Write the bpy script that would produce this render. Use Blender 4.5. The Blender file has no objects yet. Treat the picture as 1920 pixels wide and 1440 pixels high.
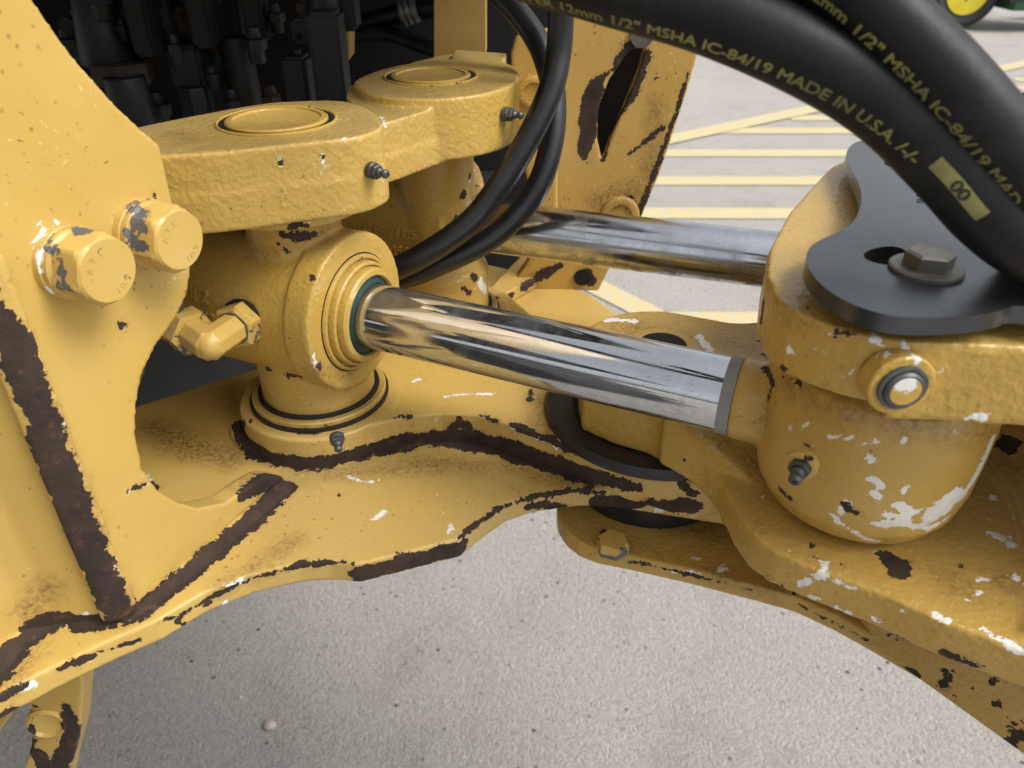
import bpy, bmesh, math, random
import numpy as np
from mathutils import Vector, Matrix
from mathutils.bvhtree import BVHTree
from math import radians as R, sin, cos, pi, tan
random.seed(4)
S = bpy.context.scene
COL = S.collection

# ------------------------------------------------------------------ camera
CAM_H, PITCH, FOC = 1.15, R(32.5), 1442.0       # focal length in photo pixels (1920 wide)
cam = bpy.data.objects.new('camera', bpy.data.cameras.new('camera'))
COL.objects.link(cam)
cam.location = (0, 0, CAM_H)
cam.rotation_euler = (pi/2 - PITCH, 0, 0)
cam.data.sensor_width = 36
cam.data.lens = FOC/1920*36
cam.data.clip_start = .01
cam.data.clip_end = 400
cam.data.dof.use_dof = True
cam.data.dof.focus_distance = .44
cam.data.dof.aperture_fstop = 14
S.camera = cam
# ------------------------------------------------------------------ sky, sun, exposure
SUN_EL, SUN_AZ = R(52), R(110)                    # azimuth clockwise from +Y
W = bpy.data.worlds.new('World'); S.world = W; W.use_nodes = True
wn = W.node_tree; wn.nodes.clear()
sky = wn.nodes.new('ShaderNodeTexSky'); sky.sky_type = 'NISHITA'; sky.sun_disc = False
sky.sun_elevation = SUN_EL; sky.sun_rotation = SUN_AZ
sky.dust_density = 4; sky.air_density = 1.0
hs = wn.nodes.new('ShaderNodeHueSaturation'); hs.inputs['Saturation'].default_value = .18
bg = wn.nodes.new('ShaderNodeBackground'); bg.inputs['Strength'].default_value = .15
wo = wn.nodes.new('ShaderNodeOutputWorld')
wn.links.new(sky.outputs[0], hs.inputs['Color']); wn.links.new(hs.outputs[0], bg.inputs[0]); wn.links.new(bg.outputs[0], wo.inputs[0])
sl = bpy.data.lights.new('sun', 'SUN'); sl.energy = 1.7; sl.angle = R(28); sl.color = (1, .95, .87)
sun = bpy.data.objects.new('sun', sl); COL.objects.link(sun)
sd = Vector((sin(SUN_AZ)*cos(SUN_EL), cos(SUN_AZ)*cos(SUN_EL), sin(SUN_EL)))
sun.rotation_euler = sd.to_track_quat('Z', 'Y').to_euler(); sun.location = sd*5
S.view_settings.view_transform = 'Standard'; S.view_settings.look = 'None'
S.view_settings.exposure = .50; S.view_settings.gamma = 1

# ------------------------------------------------------------------ survey helpers: a sight line meets a real plane
def ray(px, py):
    u, v = (px-960)/FOC, (720-py)/FOC
    return Vector((u, cos(PITCH)+v*sin(PITCH), -sin(PITCH)+v*cos(PITCH)))
EYE = Vector((0, 0, CAM_H))
def hz(px, py, z): d = ray(px, py); return EYE + d*((z-CAM_H)/d.z)
def dp(px, py, t): return EYE + ray(px, py)*t
def pln(px, py, n, d): r = ray(px, py); return EYE + r*((d-n.dot(EYE))/n.dot(r))
def hzl(L, z): return [hz(x, y, z) for x, y in L]

# ------------------------------------------------------------------ node DSL
class NT:
    def __init__(s, name):
        s.m = bpy.data.materials.new(name); s.m.use_nodes = True; s.t = s.m.node_tree; s.t.nodes.clear()
        s.co = s.n('ShaderNodeTexCoord').outputs['Object']
    def n(s, ty, **k):
        q = s.t.nodes.new(ty)
        for a, b in k.items(): setattr(q, a, b)
        return q
    def put(s, sock, v):
        if isinstance(v, bpy.types.NodeSocket): s.t.links.new(v, sock)
        elif v is not None:
            if isinstance(v, tuple) and len(v) == 3 and sock.type == 'RGBA': v = v+(1,)
            sock.default_value = v
    def math(s, op, a, b=None, c=None, clamp=False):
        q = s.n('ShaderNodeMath', operation=op, use_clamp=clamp)
        for i, v in enumerate((a, b, c)):
            if v is not None: s.put(q.inputs[i], v)
        return q.outputs[0]
    def noise(s, scale, detail=3, rough=.5, dist=0, co=None, color=False):
        q = s.n('ShaderNodeTexNoise'); s.put(q.inputs['Vector'], co or s.co)
        s.put(q.inputs['Scale'], scale); s.put(q.inputs['Detail'], detail); s.put(q.inputs['Roughness'], rough); s.put(q.inputs['Distortion'], dist)
        return q.outputs['Color' if color else 'Fac']
    def vor(s, scale, feat='F1', co=None, out='Distance'):
        q = s.n('ShaderNodeTexVoronoi', feature=feat); s.put(q.inputs['Vector'], co or s.co); s.put(q.inputs['Scale'], scale)
        return q.outputs[out]
    def mapr(s, v, a, b, c=0., d=1.):
        q = s.n('ShaderNodeMapRange', clamp=True); s.put(q.inputs[0], v)
        for i, x in enumerate((a, b, c, d)): s.put(q.inputs[i+1], x)
        return q.outputs[0]
    def mix(s, f, a, b, blend='MIX'):
        q = s.n('ShaderNodeMix', data_type='RGBA', blend_type=blend); s.put(q.inputs[0], f); s.put(q.inputs[6], a); s.put(q.inputs[7], b)
        return q.outputs[2]
    def scale(s, v3):
        q = s.n('ShaderNodeMapping'); s.put(q.inputs['Vector'], s.co); q.inputs['Scale'].default_value = v3; return q.outputs[0]
    def attr(s, name): return s.n('ShaderNodeAttribute', attribute_name=name).outputs['Fac']
    def bump(s, h, strength, dist, norm=None):
        q = s.n('ShaderNodeBump'); s.put(q.inputs['Height'], h); s.put(q.inputs['Strength'], strength); s.put(q.inputs['Distance'], dist)
        if norm is not None: s.put(q.inputs['Normal'], norm)
        return q.outputs[0]
    def out(s, color, rough, metal=0., normal=None, spec=None, coat=None):
        p = s.n('ShaderNodeBsdfPrincipled'); s.put(p.inputs['Base Color'], color); s.put(p.inputs['Roughness'], rough); s.put(p.inputs['Metallic'], metal)
        if normal is not None: s.put(p.inputs['Normal'], normal)
        if spec is not None: s.put(p.inputs['Specular IOR Level'], spec)
        if coat is not None: s.put(p.inputs['Coat Weight'], coat)
        o = s.n('ShaderNodeOutputMaterial'); s.t.links.new(p.outputs[0], o.inputs[0]); return s.m

def worn(name, base, base2=None, cast=.25, chips=.0, edge=.012, specks=.5, rough=.42, primer=(.78, .77, .73), core=None, dust=.25, grain=1., ewk=1., dust_shade=0.):
    """painted steel: paint over primer over rusty steel; where it is chipped off comes from the baked wear
       attributes (places of wear on the part), the sharpness of edges and noise"""
    T = NT(name)
    big = T.noise(14, 3, .6); mid = T.noise(75, 5, .62); fine = T.noise(420, 3, .6); xf = T.noise(1300*grain, 2, .5)
    geo = T.n('ShaderNodeNewGeometry')
    pt = T.mapr(geo.outputs['Pointiness'], .53, .62)
    f = T.math('ADD', T.attr('rust'), T.math('MULTIPLY', T.math('SUBTRACT', mid, .5), .0125))
    f = T.math('ADD', f, T.math('MULTIPLY', T.math('SUBTRACT', fine, .5), .0058))
    ew = T.math('MULTIPLY', pt, T.mapr(mid, .48, .66))
    e2 = T.math('SUBTRACT', edge*.55, T.math('MULTIPLY', ew, edge*ewk))       # negative where a sharp edge has lost its paint
    f = T.math('MINIMUM', f, T.math('ADD', e2, T.math('MULTIPLY', T.math('SUBTRACT', fine, .5), .003)))
    # free chips
    ch = T.math('ADD', T.noise(130, 4, .55, .6), T.math('MULTIPLY', T.math('SUBTRACT', big, .5), .35))
    thr = .86-.16*chips
    fc = T.math('MULTIPLY', T.math('SUBTRACT', thr, ch), .02)
    f = T.math('MINIMUM', f, fc)
    rust = T.mapr(f, .0, .00025, 1, 0)
    lim = T.mapr(T.noise(110, 4, .6), .50, .74, -.0004, .0012)
    rim = T.mapr(T.math('SUBTRACT', f, lim), 0., .00015, .85, 0); prim = rim
    p2 = T.math('ADD', T.attr('primer'), T.math('MULTIPLY', T.math('SUBTRACT', T.noise(120, 5, .7, 1.2), .5), .013))
    big_p = T.mapr(p2, 0, .0003, 1, 0); prim = T.math('MAXIMUM', prim, big_p)
    # paint colour
    b2 = base2 or tuple(c*.86 for c in base)
    col = T.mix(T.mapr(big, .3, .7), base, b2)
    col = T.mix(T.math('MULTIPLY', T.mapr(T.noise(5, 4, .7), .45, .75), dust), col, (.50, .42, .27))
    if dust_shade:                                        # settled dust, darkened to carry the shade on faces that point up
        z = T.n('ShaderNodeSeparateXYZ'); T.put(z.inputs[0], geo.outputs['Normal'])
        td = T.math('MULTIPLY', T.mapr(z.outputs[2], .80, .98), T.mapr(T.noise(28, 5, .7), .30, .68, .35, 1.))
        td = T.math('MULTIPLY', td, T.mapr(T.noise(600, 3, .6), .35, .60, .45, 1.))
        col = T.mix(T.math('MULTIPLY', td, dust_shade), col, (.27, .205, .105))
    # grime that has run together and brown specks
    sp = T.math('MULTIPLY', T.mapr(T.vor(170), .10, .19, 1, 0), T.mapr(T.noise(23, 3, .6), .50, .62))
    col = T.mix(T.math('MULTIPLY', sp, specks), col, (.16, .085, .03))
    sp2 = T.math('MULTIPLY', T.mapr(T.vor(75, co=T.mix(.04, T.co, T.noise(90, 3, color=True))), .06, .11, 1, 0), T.mapr(T.noise(9, 2), .53, .62))
    col = T.mix(T.math('MULTIPLY', sp2, specks), col, (.07, .045, .03))
    d = T.math('ADD', T.attr('dirt'), T.math('MULTIPLY', T.math('SUBTRACT', T.noise(95, 6, .72), .5), .022))
    dm = T.math('MULTIPLY', T.mapr(d, -.006, .011, 1., 0), T.mapr(T.noise(330, 5, .75), .42, .60, .15, .9))
    col = T.mix(dm, col, (.13, .062, .025))
    halo = T.math('MULTIPLY', T.mapr(f, .0, .0035, .55, 0), T.mapr(T.noise(45, 5, .7), .48, .68))
    col = T.mix(halo, col, (.28, .13, .04))
    # scratches
    sc = T.mapr(T.noise(1, 1, co=T.scale((700, 60, 60)), dist=2.5), .735, .76)
    sc = T.math('MULTIPLY', sc, T.mapr(T.noise(17, 3), .5, .6))
    col = T.mix(T.math('MULTIPLY', sc, .6*specks), col, (.8, .72, .5))
    fl = T.math('MULTIPLY', T.mapr(T.noise(330, 3, .6, 1.4), .665, .69), T.mapr(T.noise(13, 3, .6), .47, .60))
    col = T.mix(T.math('MULTIPLY', fl, min(1, specks*1.1)), col, (.80, .70, .46))
    fd = T.math('MULTIPLY', T.mapr(T.noise(290, 3, .6, 1.), .68, .70), T.mapr(T.noise(17, 3, .6), .50, .60))
    col = T.mix(T.math('MULTIPLY', fd, min(1, specks*1.1)), col, (.06, .035, .02))
    col = T.mix(rim, col, (.66, .58, .40)); col = T.mix(big_p, col, T.mix(T.mapr(T.noise(50, 4, .7), .45, .7, 0, .5), primer, (.50, .49, .46)))
    rc = T.mix(T.mapr(T.noise(60, 5, .7), .35, .7), core or (.020, .0115, .008), (.050, .028, .018) if core is None else tuple(c*1.7 for c in core))
    if core is None: rc = T.mix(T.math('MULTIPLY', T.mapr(T.noise(110, 4, .7), .58, .72), .6), rc, (.17, .065, .03))
    col = T.mix(rust, col, rc)
    rg = T.mapr(rust, 0, 1, rough, .85 if core is None else .4)
    rg = T.math('ADD', rg, T.math('MULTIPLY', T.math('SUBTRACT', mid, .5), .22))
    lay = T.math('ADD', T.math('MULTIPLY', rust, -1.), T.math('MULTIPLY', prim, -.4))
    h = T.math('ADD', T.math('MULTIPLY', T.noise(330, 1.2, .45), cast*2.4), T.math('MULTIPLY', T.noise(90, 1), cast*2.2))
    h = T.math('ADD', h, T.math('MULTIPLY', xf, .08+cast*.22))
    h = T.math('ADD', h, T.math('MULTIPLY', T.math('MULTIPLY', T.noise(500, 4, .7), rust), .9))
    nrm = T.bump(T.math('ADD', h, lay), .9, .00042)
    return T.out(col, rg, 0., nrm)

def simple(name, col, rough=.5, metal=0., bscale=300, bump=.15, var=.25, col2=None, dust=None, dist=.0004, detail=4, spec=None):
    T = NT(name)
    n1 = T.noise(bscale*.15, detail, .6)
    c = T.mix(T.mapr(n1, .3, .7), col, col2 or tuple(x*(1-var) for x in col))
    if dust: c = T.mix(T.math('MULTIPLY', T.mapr(T.noise(35, 5, .7), .5, .8), dust[1]), c, dust[0])
    rg = T.math('ADD', rough, T.math('MULTIPLY', T.math('SUBTRACT', T.noise(bscale*.3, 3), .5), .2))
    return T.out(c, rg, metal, T.bump(T.noise(bscale, 4, .6), bump, dist), spec)

YEL, YEL2 = (.545, .368, .098), (.50, .330, .080)
GOLD, GOLD2 = (.49, .315, .068), (.44, .275, .055)
M = {}
M['rear'] = worn('rear_frame_paint', YEL, YEL2, cast=.05, chips=.35, specks=.6, rough=.34)
M['cast'] = worn('rear_casting_paint', (.51, .335, .075), (.45, .29, .058), cast=.75, chips=.3, edge=.007, dust_shade=.8, specks=.7, rough=.36)
M['cyl'] = worn('cylinder_paint', (.49, .315, .065), (.44, .28, .052), cast=.6, chips=.2, edge=.0082, dust_shade=.5, specks=.6, rough=.36)
M['front'] = worn('front_frame_paint', GOLD, GOLD2, cast=.7, dust_shade=.38, chips=.25, edge=.0065, specks=.4, rough=.33, dust=.18)
M['eye'] = worn('rod_eye_paint', (.50, .320, .068), (.46, .29, .056), cast=.3, chips=.3, edge=.006, specks=.5, rough=.33, dust=.1)
M['bolt'] = worn('bolt_paint', YEL, YEL2, cast=.05, chips=.5, edge=.012, specks=.3, rough=.35, core=(.075, .08, .09))
M['weld'] = worn('weld_paint', YEL, YEL2, cast=.3, chips=.1, specks=.5)
M['far'] = worn('far_plate_paint', (.53, .34, .085), (.47, .29, .065), cast=.15, chips=.75, specks=1., edge=.012)
M['plain'] = worn('plain_paint', (.42, .265, .05), (.36, .22, .04), cast=.1, chips=.1, ewk=0)
M['black'] = simple('black_oxide', (.012, .012, .013), .5, 0, 260, .3, dust=((.05, .045, .035), .35))
M['dark'] = simple('interior_shade', (.003, .0025, .002), .85, 0, 60, .2)  # near-black base stands in for shade inside the bay and holes
M['valve'] = simple('valve_black', (.007, .006, .0055), .6, .0, 180, .4, dust=((.025, .02, .015), .5))
M['vblue'] = simple('valve_dark_grey', (.017, .020, .026), .5, .0, 180, .4, dust=((.03, .03, .03), .4))
M['rusty'] = simple('brown_hex', (.045, .026, .016), .7, .0, 220, .6, col2=(.022, .015, .012))
M['rubber'] = simple('seal_rubber', (.016, .017, .019), .42, 0, 300, .12)
M['hose'] = simple('hose_rubber', (.0055, .0065, .0078), .50, 0, 330, .5, dust=((.045, .045, .043), .4), dist=.0003, spec=.28)
M['loop'] = simple('loop_hose_rubber', (.0065, .0075, .009), .38, 0, 500, .2, dust=((.06, .06, .06), .2), dist=.0003)
M['print'] = simple('hose_print', (.29, .28, .085), .75, 0, 260, .3, col2=(.12, .12, .05), dust=((.03, .03, .03), .35))
M['zinc'] = simple('dull_steel', (.20, .20, .19), .5, .5, 160, .4, col2=(.09, .08, .065))
M['nip'] = simple('grease_nipple_steel', (.12, .125, .13), .42, .5, 260, .2, col2=(.06, .06, .06))
M['green'] = simple('wiper_green', (.006, .045, .037), .45, 0, 300, .2, col2=(.004, .022, .020))
M['grey'] = simple('grey_ring', (.27, .29, .295), .6, 0, 300, .2)
M['brkt'] = simple('bracket_steel', (.05, .055, .062), .30, .75, 90, .45, col2=(.12, .13, .145), dust=((.13, .13, .13), .4))
M['tyre'] = simple('tyre_rubber', (.045, .045, .046), .8, 0, 60, .3, dust=((.05, .045, .04), .4))
M['rim'] = simple('yellow_rim', (.75, .62, .03), .4, 0, 60, .05)
M['mgreen'] = simple('green_paint', (.02, .10, .03), .35, 0, 60, .05)
M['deck'] = simple('deck_black', (.05, .05, .07), .35, .2, 60, .05)
M['bodyy'] = simple('body_yellow', (.55, .34, .07), .4, 0, 30, .05)
M['lite'] = simple('pale_plastic', (.5, .53, .56), .5, 0, 30, .05)
M['pebble'] = simple('pebble', (.35, .30, .26), .8, 0, 200, .4, col2=(.6, .58, .54))

def chrome(name, dirty):
    T = NT(name)
    st = T.n('ShaderNodeMapping'); T.put(st.inputs['Vector'], T.co); st.inputs['Rotation'].default_value = (0, 0, R(24.3)); st.inputs['Scale'].default_value = (260, 1500, 900)
    pits = T.mapr(T.noise(1, 3, .6, co=st.outputs[0]), .64, .68)
    gate = T.mapr(T.noise(14, 3), .46, .62)
    pits = T.math('MULTIPLY', pits, gate)
    sm = T.mapr(T.noise(38, 6, .75, .6), .40, .66)
    col = T.mix(T.math('MULTIPLY', sm, .35+.3*dirty), (.60, .62, .65), (.36, .37, .38))
    col = T.mix(T.math('MULTIPLY', pits, .9), col, (.06, .05, .045))
    rg = T.mapr(sm, 0, 1, .05+.09*dirty, .14+.16*dirty)
    if dirty:
        dd = T.math('ADD', T.mapr(T.noise(55, 6, .75, .5), .46, .66), 0.)
        z = T.n('ShaderNodeSeparateXYZ'); g = T.n('ShaderNodeNewGeometry'); T.put(z.inputs[0], g.outputs['Normal'])
        low = T.mapr(z.outputs[2], -.7, .15, 1, 0)
        dm = T.math('MULTIPLY', dd, T.math('ADD', T.math('MULTIPLY', low, .9), .03))
        col = T.mix(dm, col, (.07, .052, .04)); rg = T.math('MAXIMUM', rg, T.math('MULTIPLY', dm, .6))
        me = T.mapr(dm, 0, 1, 1, .2)
    else: me = T.mapr(sm, 0, 1, .98, .86)
    return T.out(col, rg, me, T.bump(T.noise(900, 3), .05, .0002))
M['chrome'] = chrome('chrome_rod', 0); M['chrome2'] = chrome('stained_chrome_rod', 1)

def concrete():
    T = NT('concrete_ground')
    a = T.noise(1.3, 5, .6); b = T.noise(90, 6, .72); c = T.noise(320, 3, .6)
    col = T.mix(T.mapr(a, .3, .7), (.50, .468, .425), (.41, .387, .358))
    col = T.mix(T.mapr(b, .35, .68, 0, .55), col, (.20, .19, .18))
    col = T.mix(T.mapr(c, .50, .72, 0, .6), col, (.62, .61, .58))
    col = T.mix(T.math('MULTIPLY', T.mapr(T.noise(4.5, 6, .75, .8), .50, .68), .35), col, (.23, .21, .19))
    col = T.mix(T.math('MULTIPLY', T.mapr(T.vor(42), .10, .2, 1, 0), T.mapr(T.noise(11, 3), .5, .62)), col, (.09, .08, .075))
    col = T.mix(T.mapr(T.vor(95), .05, .13, .8, 0), col, (.12, .11, .10))
    col = T.mix(T.math('MULTIPLY', T.mapr(T.vor(60, co=T.scale((1.03, .97, 1))), .05, .1, 1, 0), T.mapr(T.noise(7, 2), .55, .6)), col, (.70, .69, .67))
    h = T.math('ADD', T.math('MULTIPLY', b, 1.), T.math('MULTIPLY', T.noise(170, 3, .6), .7))
    h = T.math('ADD', h, T.math('MULTIPLY', c, .35))
    return T.out(col, .88, 0, T.bump(h, 1., .007))
M['ground'] = concrete()
def stripe_mat():
    T = NT('yellow_line_paint')
    n = T.noise(30, 5, .7)
    col = T.mix(T.mapr(n, .40, .70, .1, .9), (.56, .455, .19), (.47, .44, .40))
    return T.out(col, .8, 0, T.bump(T.noise(90, 4), .6, .003))
M['stripe'] = stripe_mat()

# ------------------------------------------------------------------ object helpers
WORN = []
def tag(o, label=None, cat=None, group=None, kind=None):
    for k, v in (('label', label), ('category', cat), ('group', group), ('kind', kind)):
        if v: o[k] = v
    return o
def empty(name, loc, label, cat, group=None):
    o = bpy.data.objects.new(name, None); COL.objects.link(o); o.location = loc; o.empty_display_size = .02
    return tag(o, label, cat, group)
ROOTLOC = {}
def wloc(o):
    v = Vector((0, 0, 0))
    while o is not None: v += Vector(o.location); o = o.parent
    return v
def link_mesh(name, me, mat, parent=None, smooth=None, label=None):
    """mesh data arrive in world metres; store them relative to the parent thing"""
    o = bpy.data.objects.new(name, me); COL.objects.link(o)
    if mat is not None: me.materials.clear(); me.materials.append(mat)
    if parent is not None:
        o.parent = parent; me.transform(Matrix.Translation(-wloc(parent)))
    if smooth is None: pass
    elif smooth == True: me.polygons.foreach_set('use_smooth', [True]*len(me.polygons))
    else: sharp_angle(me, smooth)
    if label: o['label'] = label
    return o
def sharp_angle(me, ang):
    bm = bmesh.new(); bm.from_mesh(me)
    for f in bm.faces: f.smooth = True
    for e in bm.edges:
        e.smooth = not (len(e.link_faces) == 2 and e.calc_face_angle(0) > ang)
    bm.to_mesh(me); bm.free()
def B(name, bm, mat, parent=None, smooth=R(35), label=None):
    bmesh.ops.recalc_face_normals(bm, faces=bm.faces)
    me = bpy.data.meshes.new(name); bm.to_mesh(me); bm.free()
    return link_mesh(name, me, mat, parent, smooth, label)
def dense(o, n=1):
    bm = bmesh.new(); bm.from_mesh(o.data); bmesh.ops.subdivide_edges(bm, edges=bm.edges, cuts=n, use_grid_fill=True); bm.to_mesh(o.data); bm.free()
def NB(): return bmesh.new()
def prism(bm, pts, off):
    off = Vector(off)
    a = [bm.verts.new(p) for p in pts]; b = [bm.verts.new(Vector(p)+off) for p in pts]
    bm.faces.new(a); bm.faces.new(b[::-1]); n = len(a)
    for i in range(n): bm.faces.new((a[i], b[i], b[(i+1) % n], a[(i+1) % n]))
def slab(bm, pts, z0, z1): prism(bm, [(p[0], p[1], z0) for p in pts], (0, 0, z1-z0))
def frame(ax):
    ax = Vector(ax).normalized(); h = Vector((0, 0, 1)) if abs(ax.z) < .95 else Vector((1, 0, 0))
    x = h.cross(ax).normalized(); return x, ax.cross(x), ax
def lathe(bm, p0, ax, prof, n=48, closed_top=True, closed_bot=True, loop=False, phase=0., rad=None):
    """prof: list of (radius, height along axis)"""
    x, y, z = frame(ax); p0 = Vector(p0); rings = []
    for r, h in prof:
        rings.append([bm.verts.new(p0 + z*h + (x*cos(2*pi*i/n+phase)+y*sin(2*pi*i/n+phase))*r) for i in range(n)])
    k = len(rings)
    for j in range(k if loop else k-1):
        a, b = rings[j], rings[(j+1) % k]
        for i in range(n): bm.faces.new((a[i], a[(i+1) % n], b[(i+1) % n], b[i]))
    if not loop:
        if closed_bot: bm.faces.new(rings[0][::-1])
        if closed_top: bm.faces.new(rings[-1])
def cyl(bm, p0, p1, r, r2=None, n=48):
    p0, p1 = Vector(p0), Vector(p1); lathe(bm, p0, p1-p0, [(r, 0), (r if r2 is None else r2, (p1-p0).length)], n)
def box(bm, c, x, y, z):
    """c centre, x y z half-extent vectors"""
    c, x, y, z = map(Vector, (c, x, y, z))
    prism(bm, [c-x-y-z, c+x-y-z, c+x+y-z, c-x+y-z], z*2)
def bev_box(bm, c, x, y, z, r=.002):
    b2 = bmesh.new(); box(b2, c, x, y, z); bmesh.ops.recalc_face_normals(b2, faces=b2.faces)
    bmesh.ops.bevel(b2, geom=b2.edges[:], offset=r, segments=2, affect='EDGES')
    me = bpy.data.meshes.new('tmp'); b2.to_mesh(me); b2.free(); bm.from_mesh(me); bpy.data.meshes.remove(me)
def hexa(bm, p0, ax, af, h, ph=0., ch=.06):
    """hexagon head with a chamfered top"""
    r = af/math.sqrt(3)
    lathe(bm, p0, ax, [(r, 0), (r, h*.86)], 6, phase=ph)
    lathe(bm, Vector(p0)+Vector(ax).normalized()*h*.85, ax, [(r*.985, 0), (r*.985, h*.01), (af*.485, h*.15)], 6, phase=ph, closed_bot=False)
def vox(name, bm, size, mat, parent=None, smooth=4, label=None, fac=.5):
    bmesh.ops.recalc_face_normals(bm, faces=bm.faces)
    me = bpy.data.meshes.new(name+'_src'); bm.to_mesh(me); bm.free()
    o = bpy.data.objects.new('src', me); COL.objects.link(o)
    m = o.modifiers.new('r', 'REMESH'); m.mode = 'VOXEL'; m.voxel_size = size; m.adaptivity = 0
    if smooth:
        s = o.modifiers.new('s', 'SMOOTH'); s.factor = fac; s.iterations = smooth
    dg = bpy.context.evaluated_depsgraph_get(); dg.update()
    nm = bpy.data.meshes.new_from_object(o.evaluated_get(dg))
    bpy.data.objects.remove(o); bpy.data.meshes.remove(me)
    return link_mesh(name, nm, mat, parent, True, label)
def arc(c, r, a0, a1, n=24): return [(c[0]+r*cos(R(a0+(a1-a0)*i/n)), c[1]+r*sin(R(a0+(a1-a0)*i/n))) for i in range(n+1)]
def smooth_poly(pts, it=2):
    for _ in range(it):
        q = []
        for i in range(len(pts)):
            a, b = Vector(pts[i][:2]), Vector(pts[(i+1) % len(pts)][:2]); q += [tuple(a*.75+b*.25), tuple(a*.25+b*.75)]
        pts = q
    return pts
def catmull(P, n=12):
    P = [Vector(p) for p in P]; P = [P[0]*2-P[1]]+P+[P[-1]*2-P[-2]]; out = []
    for i in range(1, len(P)-2):
        for k in range(n):
            t = k/n; a, b, c, d = P[i-1:i+3]
            out.append(.5*((2*b)+(c-a)*t+(2*a-5*b+4*c-d)*t*t+(3*b-a-3*c+d)*t**3))
    out.append(P[-2]); return out
def tube(bm, path, r, n=24, cap=True):
    rings = []; t0 = (path[1]-path[0]).normalized(); x = frame(t0)[0]
    for i, p in enumerate(path):
        t = (path[min(i+1, len(path)-1)]-path[max(i-1, 0)]).normalized()
        x = (x - t*x.dot(t)).normalized(); y = t.cross(x)
        rr = r[i] if isinstance(r, (list, tuple)) else r
        rings.append([bm.verts.new(p+(x*cos(2*pi*k/n)+y*sin(2*pi*k/n))*rr) for k in range(n)])
    for a, b in zip(rings, rings[1:]):
        for k in range(n): bm.faces.new((a[k], a[(k+1) % n], b[(k+1) % n], b[k]))
    if cap: bm.faces.new(rings[0][::-1]); bm.faces.new(rings[-1])
def text_mesh(s, size, extrude=0., cuts=2, bold=0.):
    cu = bpy.data.curves.new('t', 'FONT'); cu.body = s; cu.size = size; cu.extrude = extrude; cu.resolution_u = 3
    o = bpy.data.objects.new('t', cu); COL.objects.link(o)
    dg = bpy.context.evaluated_depsgraph_get(); dg.update()
    me = bpy.data.meshes.new_from_object(o.evaluated_get(dg)); bpy.data.objects.remove(o); bpy.data.curves.remove(cu)
    bm = bmesh.new(); bm.from_mesh(me); bpy.data.meshes.remove(me)
    bmesh.ops.triangulate(bm, faces=bm.faces)
    if bold:
        src = bmesh.new(); tmp = bpy.data.meshes.new('b'); bm.to_mesh(tmp)
        for k, (ax_, ay_) in enumerate(((1, 0), (-1, 0), (0, 1), (0, -1))):
            t2 = tmp.copy(); t2.transform(Matrix.Translation((ax_*bold, ay_*bold, 4e-6*(k+1)))); bm.from_mesh(t2); bpy.data.meshes.remove(t2)
        src.free(); bpy.data.meshes.remove(tmp)
    if cuts:
        long = [e for e in bm.edges if e.calc_length() > size*.25]
        bmesh.ops.subdivide_edges(bm, edges=long, cuts=cuts); bmesh.ops.triangulate(bm, faces=bm.faces)
    return bm
def flat_text(name, s, size, o, xdir, up, mat, parent, extrude=.0003, bold=0.):
    bm = text_mesh(s, size, extrude, 0, bold); x = Vector(xdir).normalized(); u = Vector(up).normalized(); n = x.cross(u); o = Vector(o)
    for v in bm.verts: v.co = o + x*v.co.x + u*v.co.y + n*v.co.z
    return B(name, bm, mat, parent, None)
def holed(bm, outer, holes, z0, z1):
    """flat plate with real holes: triangle-filled caps and walls"""
    for z in (z0, z1):
        es = []
        for loop in [outer]+holes:
            vs = [bm.verts.new((x, y, z)) for x, y in loop]
            es += [bm.edges.new((vs[i], vs[(i+1) % len(vs)])) for i in range(len(vs))]
        bmesh.ops.triangle_fill(bm, use_beauty=True, edges=es)
    for loop in [outer]+holes:
        a = [bm.verts.new((x, y, z0)) for x, y in loop]; b = [bm.verts.new((x, y, z1)) for x, y in loop]
        for i in range(len(a)): bm.faces.new((a[i], a[(i+1) % len(a)], b[(i+1) % len(a)], b[i]))
    bmesh.ops.remove_doubles(bm, verts=bm.verts, dist=1e-6)
class Path:
    def __init__(s, pts):
        s.p = pts; s.L = [0.]
        for a, b in zip(pts, pts[1:]): s.L.append(s.L[-1]+(b-a).length)
        s.len = s.L[-1]
    def at(s, q):
        import bisect
        i = min(max(bisect.bisect_right(s.L, q)-1, 0), len(s.p)-2)
        a, b = s.p[i], s.p[i+1]; f = (q-s.L[i])/max(1e-9, s.L[i+1]-s.L[i])
        i0, i1 = max(i-1, 0), min(i+2, len(s.p)-1)
        return a.lerp(b, f), ((b-s.p[i0]).normalized().lerp((s.p[i1]-a).normalized(), f)).normalized()
def on_round(path, q, th, r, ref):
    c, t = path.at(q); d = (ref-c); d = (d-t*d.dot(t)).normalized(); u = d.cross(t)
    return c + (d*cos(th)+u*sin(th))*r
def wrap_text(name, s, size, path, q0, th, r, mat, parent, extrude=.0001, width=None, bold=0., ref=EYE, italic=0):
    bm = text_mesh(s, size, extrude, 2, bold); xs = [v.co.x for v in bm.verts]; k = 1 if width is None else width/(max(xs)-min(xs))
    for v in bm.verts:
        q = q0 + v.co.x*k; a = th(q) if callable(th) else th
        v.co = on_round(path, q, a+(v.co.y-size*.35)/r, r+v.co.z, ref)
    return B(name, bm, mat, parent, None)

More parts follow.
